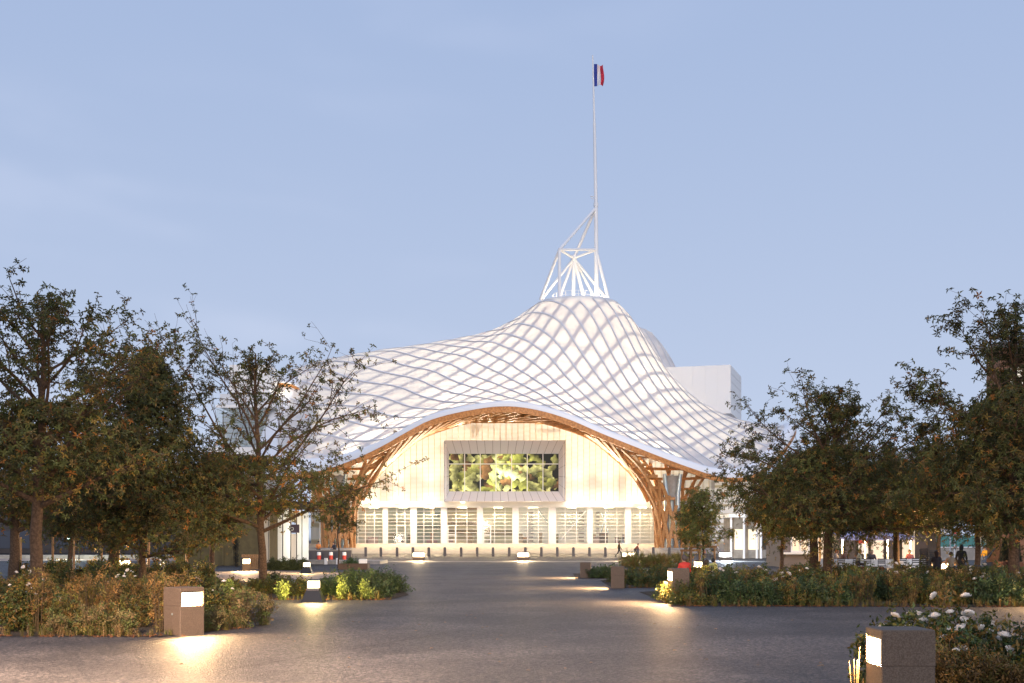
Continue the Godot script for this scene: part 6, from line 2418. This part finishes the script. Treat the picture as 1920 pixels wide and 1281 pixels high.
# a figure in metres, facing +z; pose names: stand, walk, sit
func person(label: String, at: Vector3, turn: float, pose: String, h: float, top: Color, legs: Color, hair: Color, opt := {}) -> Node3D:
	var o := thing("person", label, "person", at, turn)
	var k := h / 1.75
	var skin := Color(0.42, 0.25, 0.17)
	var shoe := Color(0.03, 0.025, 0.025)
	var seat: bool = pose == "sit"
	var hip := Vector3(0, 0.55 if seat else 0.93, -0.02) * k
	var lean: float = opt.get("lean", 0.08 if seat else 0.02)
	var chest := hip + Vector3(0, 0.36, lean) * k
	var neck := hip + Vector3(0, 0.54, lean * 1.3) * k
	var head := neck + Vector3(0, 0.16, 0.03 + opt.get("nod", 0.0)) * k
	var bones := [
		[hip + Vector3(-0.06, 0.02, 0) * k, hip + Vector3(0.06, 0.02, 0) * k, 0.145 * k, 0.145 * k, top if opt.get("coat", false) else legs],
		[hip + Vector3(0, 0.08, 0) * k, chest, 0.145 * k, 0.165 * k, top],
		[chest + Vector3(-0.09, 0.06, 0) * k, chest + Vector3(0.09, 0.06, 0) * k, 0.125 * k, 0.125 * k, top],
		[chest + Vector3(-0.14, 0.12, 0) * k, chest + Vector3(0.14, 0.12, 0) * k, 0.075 * k, 0.075 * k, top],
		[neck - Vector3(0, 0.06, 0) * k, neck + Vector3(0, 0.08, 0.01) * k, 0.06 * k, 0.055 * k, skin],
		[head + Vector3(0, 0.03, -0.01) * k, head + Vector3(0, -0.055, 0.025) * k, 0.095 * k, 0.068 * k, skin],
		[head + Vector3(0, -0.015, 0.085) * k, head + Vector3(0, -0.035, 0.102) * k, 0.014 * k, 0.018 * k, skin],
		[head + Vector3(0.088, -0.02, 0) * k, head + Vector3(0.09, -0.0, -0.01) * k, 0.018 * k, 0.02 * k, skin],
		[head + Vector3(-0.088, -0.02, 0) * k, head + Vector3(-0.09, 0.0, -0.01) * k, 0.018 * k, 0.02 * k, skin],
	]
	for sd in [-1.0, 1.0]:
		var swing: float = sd * opt.get("stride", 0.3) if pose == "walk" else 0.0
		var hj := hip + Vector3(sd * 0.095, -0.02, 0) * k
		var knee: Vector3
		var ankle: Vector3
		if seat:
			knee = hj + Vector3(sd * 0.06, 0.0, 0.42) * k
			ankle = Vector3(knee.x, 0.09 * k, knee.z - 0.03 * k)
		else:
			knee = hj + Vector3(sd * 0.01, -0.42, 0.05 + swing * 0.6) * k
			ankle = Vector3(knee.x, 0.09 * k + maxf(-swing, 0.0) * 0.2 * k, (swing * 1.05 - 0.02 - (0.12 if swing < 0 else 0.0)) * k)
		bones.append([hj, knee, 0.092 * k, 0.062 * k, legs])
		bones.append([knee, ankle, 0.06 * k, 0.042 * k, legs])
		bones.append([ankle + Vector3(0, -0.045, -0.03) * k, ankle + Vector3(sd * 0.02, -0.055, 0.15) * k, 0.045 * k, 0.036 * k, shoe])
		var sh := chest + Vector3(sd * 0.19, 0.115, 0) * k
		var elbow := sh + Vector3(sd * 0.07, -0.28, -0.02 - swing * 0.35) * k
		var wrist := elbow + Vector3(sd * -0.01, -0.22, 0.1 - swing * 0.25) * k
		if seat:
			elbow = sh + Vector3(sd * 0.06, -0.26, 0.06) * k
			wrist = elbow + Vector3(-sd * 0.1, -0.06, 0.22) * k
		if opt.has("reach") and sd == opt.reach:
			elbow = sh + Vector3(sd * 0.1, -0.22, 0.1) * k
			wrist = elbow + Vector3(sd * 0.02, 0.04, 0.25) * k
		bones.append([sh, elbow, 0.062 * k, 0.05 * k, top])
		bones.append([elbow, wrist, 0.05 * k, 0.038 * k, top])
		var d := (wrist - elbow).normalized()
		var side := d.cross(Vector3(0, 0, 1) if absf(d.z) < 0.8 else Vector3.UP).normalized()
		bones.append([wrist, wrist + d * 0.08 * k, 0.028 * k, 0.034 * k, skin])
		for fi in 4:
			var b := wrist + d * 0.085 * k + side * (fi - 1.5) * 0.02 * k
			bones.append([b, b + (d + Vector3(0, -0.25, 0.2)) * [0.065, 0.078, 0.072, 0.055][fi] * k, 0.0105 * k, 0.008 * k, skin])
		bones.append([wrist + d * 0.03 * k, wrist + d * 0.075 * k + Vector3(-sd * 0.035, 0, 0.03) * k, 0.014 * k, 0.01 * k, skin])
	if opt.get("coat", false):
		bones.append([hip + Vector3(0, 0.0, 0) * k, hip + Vector3(0, -0.3, 0.0) * k, 0.17 * k, 0.19 * k, top])
	put("body", body_mesh(bones, 0.03), M.tint, o)
	# hair as a cap over the skull, longer if asked
	var hb := [[head + Vector3(0, 0.05, -0.03) * k, head + Vector3(0, 0.0, -0.05) * k, 0.1 * k, 0.092 * k, hair], [head + Vector3(0, 0.07, 0.03) * k, head + Vector3(0, 0.04, -0.02) * k, 0.075 * k, 0.09 * k, hair]]
	var long: float = opt.get("hair", 0.0)
	if long > 0.0:
		hb.append([head + Vector3(0, -0.02, -0.06) * k, head + Vector3(0, -long, -0.1) * k, 0.095 * k, 0.07 * k, hair])
	put("hair", body_mesh(hb, 0.025), M.tint, o)
	return o

func people() -> void:
	var black := Color(0.015, 0.013, 0.014)
	var dark := Color(0.03, 0.022, 0.02)
	var brown := Color(0.05, 0.028, 0.015)
	person("woman in a long dark coat with long dark hair standing behind the right bed", Vector3(gx(1803, 58), 0, -58), 2.4, "stand", 1.68, black, black, black, {"coat": true, "hair": 0.28})
	person("person in a dark hooded coat seated on the bench left of the standing woman", Vector3(gx(1757, 60), 0, -60.0), PI, "sit", 1.75, dark, black, Color(0.03, 0.015, 0.01), {"hair": 0.2})
	person("person in a pale jacket seated on the bench beside the dark hooded coat", Vector3(gx(1784, 60), 0, -60.0), PI - 0.2, "sit", 1.7, Color(0.33, 0.26, 0.18), black, brown, {})
	var g := person("man in a yellow jacket and jeans walking with a black case on his back", Vector3(gx(1847, 80), 0, -80), -1.2, "walk", 1.5, Color(0.75, 0.36, 0.02), Color(0.06, 0.08, 0.13), brown, {"reach": 1.0, "stride": 0.26})
	var cs := thing("instrument_case", "black instrument case on the back of the man in the yellow jacket", "case", g.position + Vector3(0.32, 1.02, 0.0), 0.0)
	var s := Shape.new()
	var pts := [Vector3(-0.18, -0.25, 0), Vector3(-0.05, -0.1, 0), Vector3(0.12, 0.1, 0), Vector3(0.34, 0.36, 0)]
	s.tube(pts, [0.1, 0.12, 0.07, 0.05], 10)
	put("case_body", s.mesh(), M.black, cs)
	var oc := thing("open_case", "open black case on the ground behind the man in the yellow jacket", "case", Vector3(gx(1859, 79), 0, -79), 0.4)
	s = Shape.new()
	s.cbox(Vector3(0, 0.09, 0), Vector3(0.8, 0.18, 0.4), 0.03)
	put("tray", s.mesh(), M.black, oc)
	s = Shape.new()
	s.box(Vector3(0, 0.32, -0.24), Vector3(0.78, 0.34, 0.05), Basis(Vector3.RIGHT, -0.35))
	put("open_lid", s.mesh(), M.black, oc)
	person("person in a red jacket seated on the bench behind the right bed", Vector3(gx(1285, 46), 0, -46), PI + 0.3, "sit", 1.72, Color(0.6, 0.045, 0.03), black, Color(0.09, 0.07, 0.06), {})
	person("person in a yellow-green jacket seated right of the red jacket", Vector3(gx(1324, 46), 0, -46), PI - 0.4, "sit", 1.5, Color(0.5, 0.42, 0.03), dark, brown, {})
	person("child in a pale yellow coat standing beside the yellow-green jacket", Vector3(gx(1337, 46.8), 0, -46.8), PI - 0.6, "stand", 1.22, Color(0.62, 0.55, 0.16), dark, black, {"coat": true})
	var wm := person("man in a white jacket striding across the plaza right of the roof column", Vector3(gx(1343, 139), 0, -139), 1.4, "walk", 1.76, Color(0.72, 0.7, 0.72), Color(0.3, 0.24, 0.2), black, {"stride": 0.42})
	var bag := thing("shoulder_bag", "dark bag carried by the man in the white jacket", "bag", wm.position + Vector3(-0.42, 0.62, 0.2))
	s = Shape.new()
	s.cbox(Vector3(0, 0.15, 0), Vector3(0.36, 0.3, 0.14), 0.03)
	put("bag_body", s.mesh(), Mdark(), bag)
	s = Shape.new()
	s.tube([Vector3(-0.12, 0.3, 0), Vector3(-0.04, 0.48, 0), Vector3(0.06, 0.48, 0), Vector3(0.12, 0.3, 0)], [0.012, 0.012, 0.012, 0.012], 6)
	put("strap", s.mesh(), Mdark(), bag)
	person("person in black behind the timber stakes of the young tree", Vector3(gx(1312, 112), 0, -112), 0.6, "stand", 1.75, dark, Color(0.1, 0.07, 0.05), black, {"lean": 0.12})
	person("person in dark olive walking on the plaza left of the third plaza lamp", Vector3(gx(1161, 138), 0, -138), 1.6, "walk", 1.75, Color(0.08, 0.06, 0.02), black, black, {"stride": 0.3})
	person("person in a reddish top walking bent forward behind the third plaza lamp", Vector3(gx(1191, 138), 0, -138), 1.5, "walk", 1.55, Color(0.2, 0.07, 0.04), dark, brown, {"lean": 0.3, "stride": 0.34})
	person("person in an orange jacket seated behind the seat wall", Vector3(gx(597, 124), 0.42, -124), 0.1, "sit", 1.75, Color(0.55, 0.2, 0.06), black, black, {})
	person("person in dark clothes seated behind the seat wall by the left roof column", Vector3(gx(627, 124), 0.42, -124), -0.7, "sit", 1.7, Color(0.025, 0.03, 0.05), black, black, {"hair": 0.2})
	person("diner with ginger hair at the left end of the terrace", Vector3(gx(1566, 75.5), 0, -75.5), 1.2, "sit", 1.7, Color(0.3, 0.24, 0.2), black, Color(0.35, 0.11, 0.02), {})
	person("diner in a brown jacket at the left terrace table", Vector3(gx(1583, 75), 0, -75), 0.3, "sit", 1.75, Color(0.16, 0.07, 0.04), black, brown, {})
	person("diner in a pale shirt in the middle of the terrace", Vector3(gx(1609, 71.0), 0, -71.0), 1.3, "sit", 1.75, Color(0.55, 0.5, 0.32), dark, Color(0.16, 0.07, 0.03), {})
	person("diner with pale hair behind the long white table", Vector3(gx(1634, 74.2), 0, -74.2), 0.0, "sit", 1.7, Color(0.06, 0.05, 0.05), black, Color(0.5, 0.4, 0.25), {})
	person("diner in red at the right terrace table", Vector3(gx(1705, 76), 0, -76), 0.0, "sit", 1.7, Color(0.4, 0.1, 0.08), black, brown, {})

func Mdark() -> StandardMaterial3D:
	return M.black
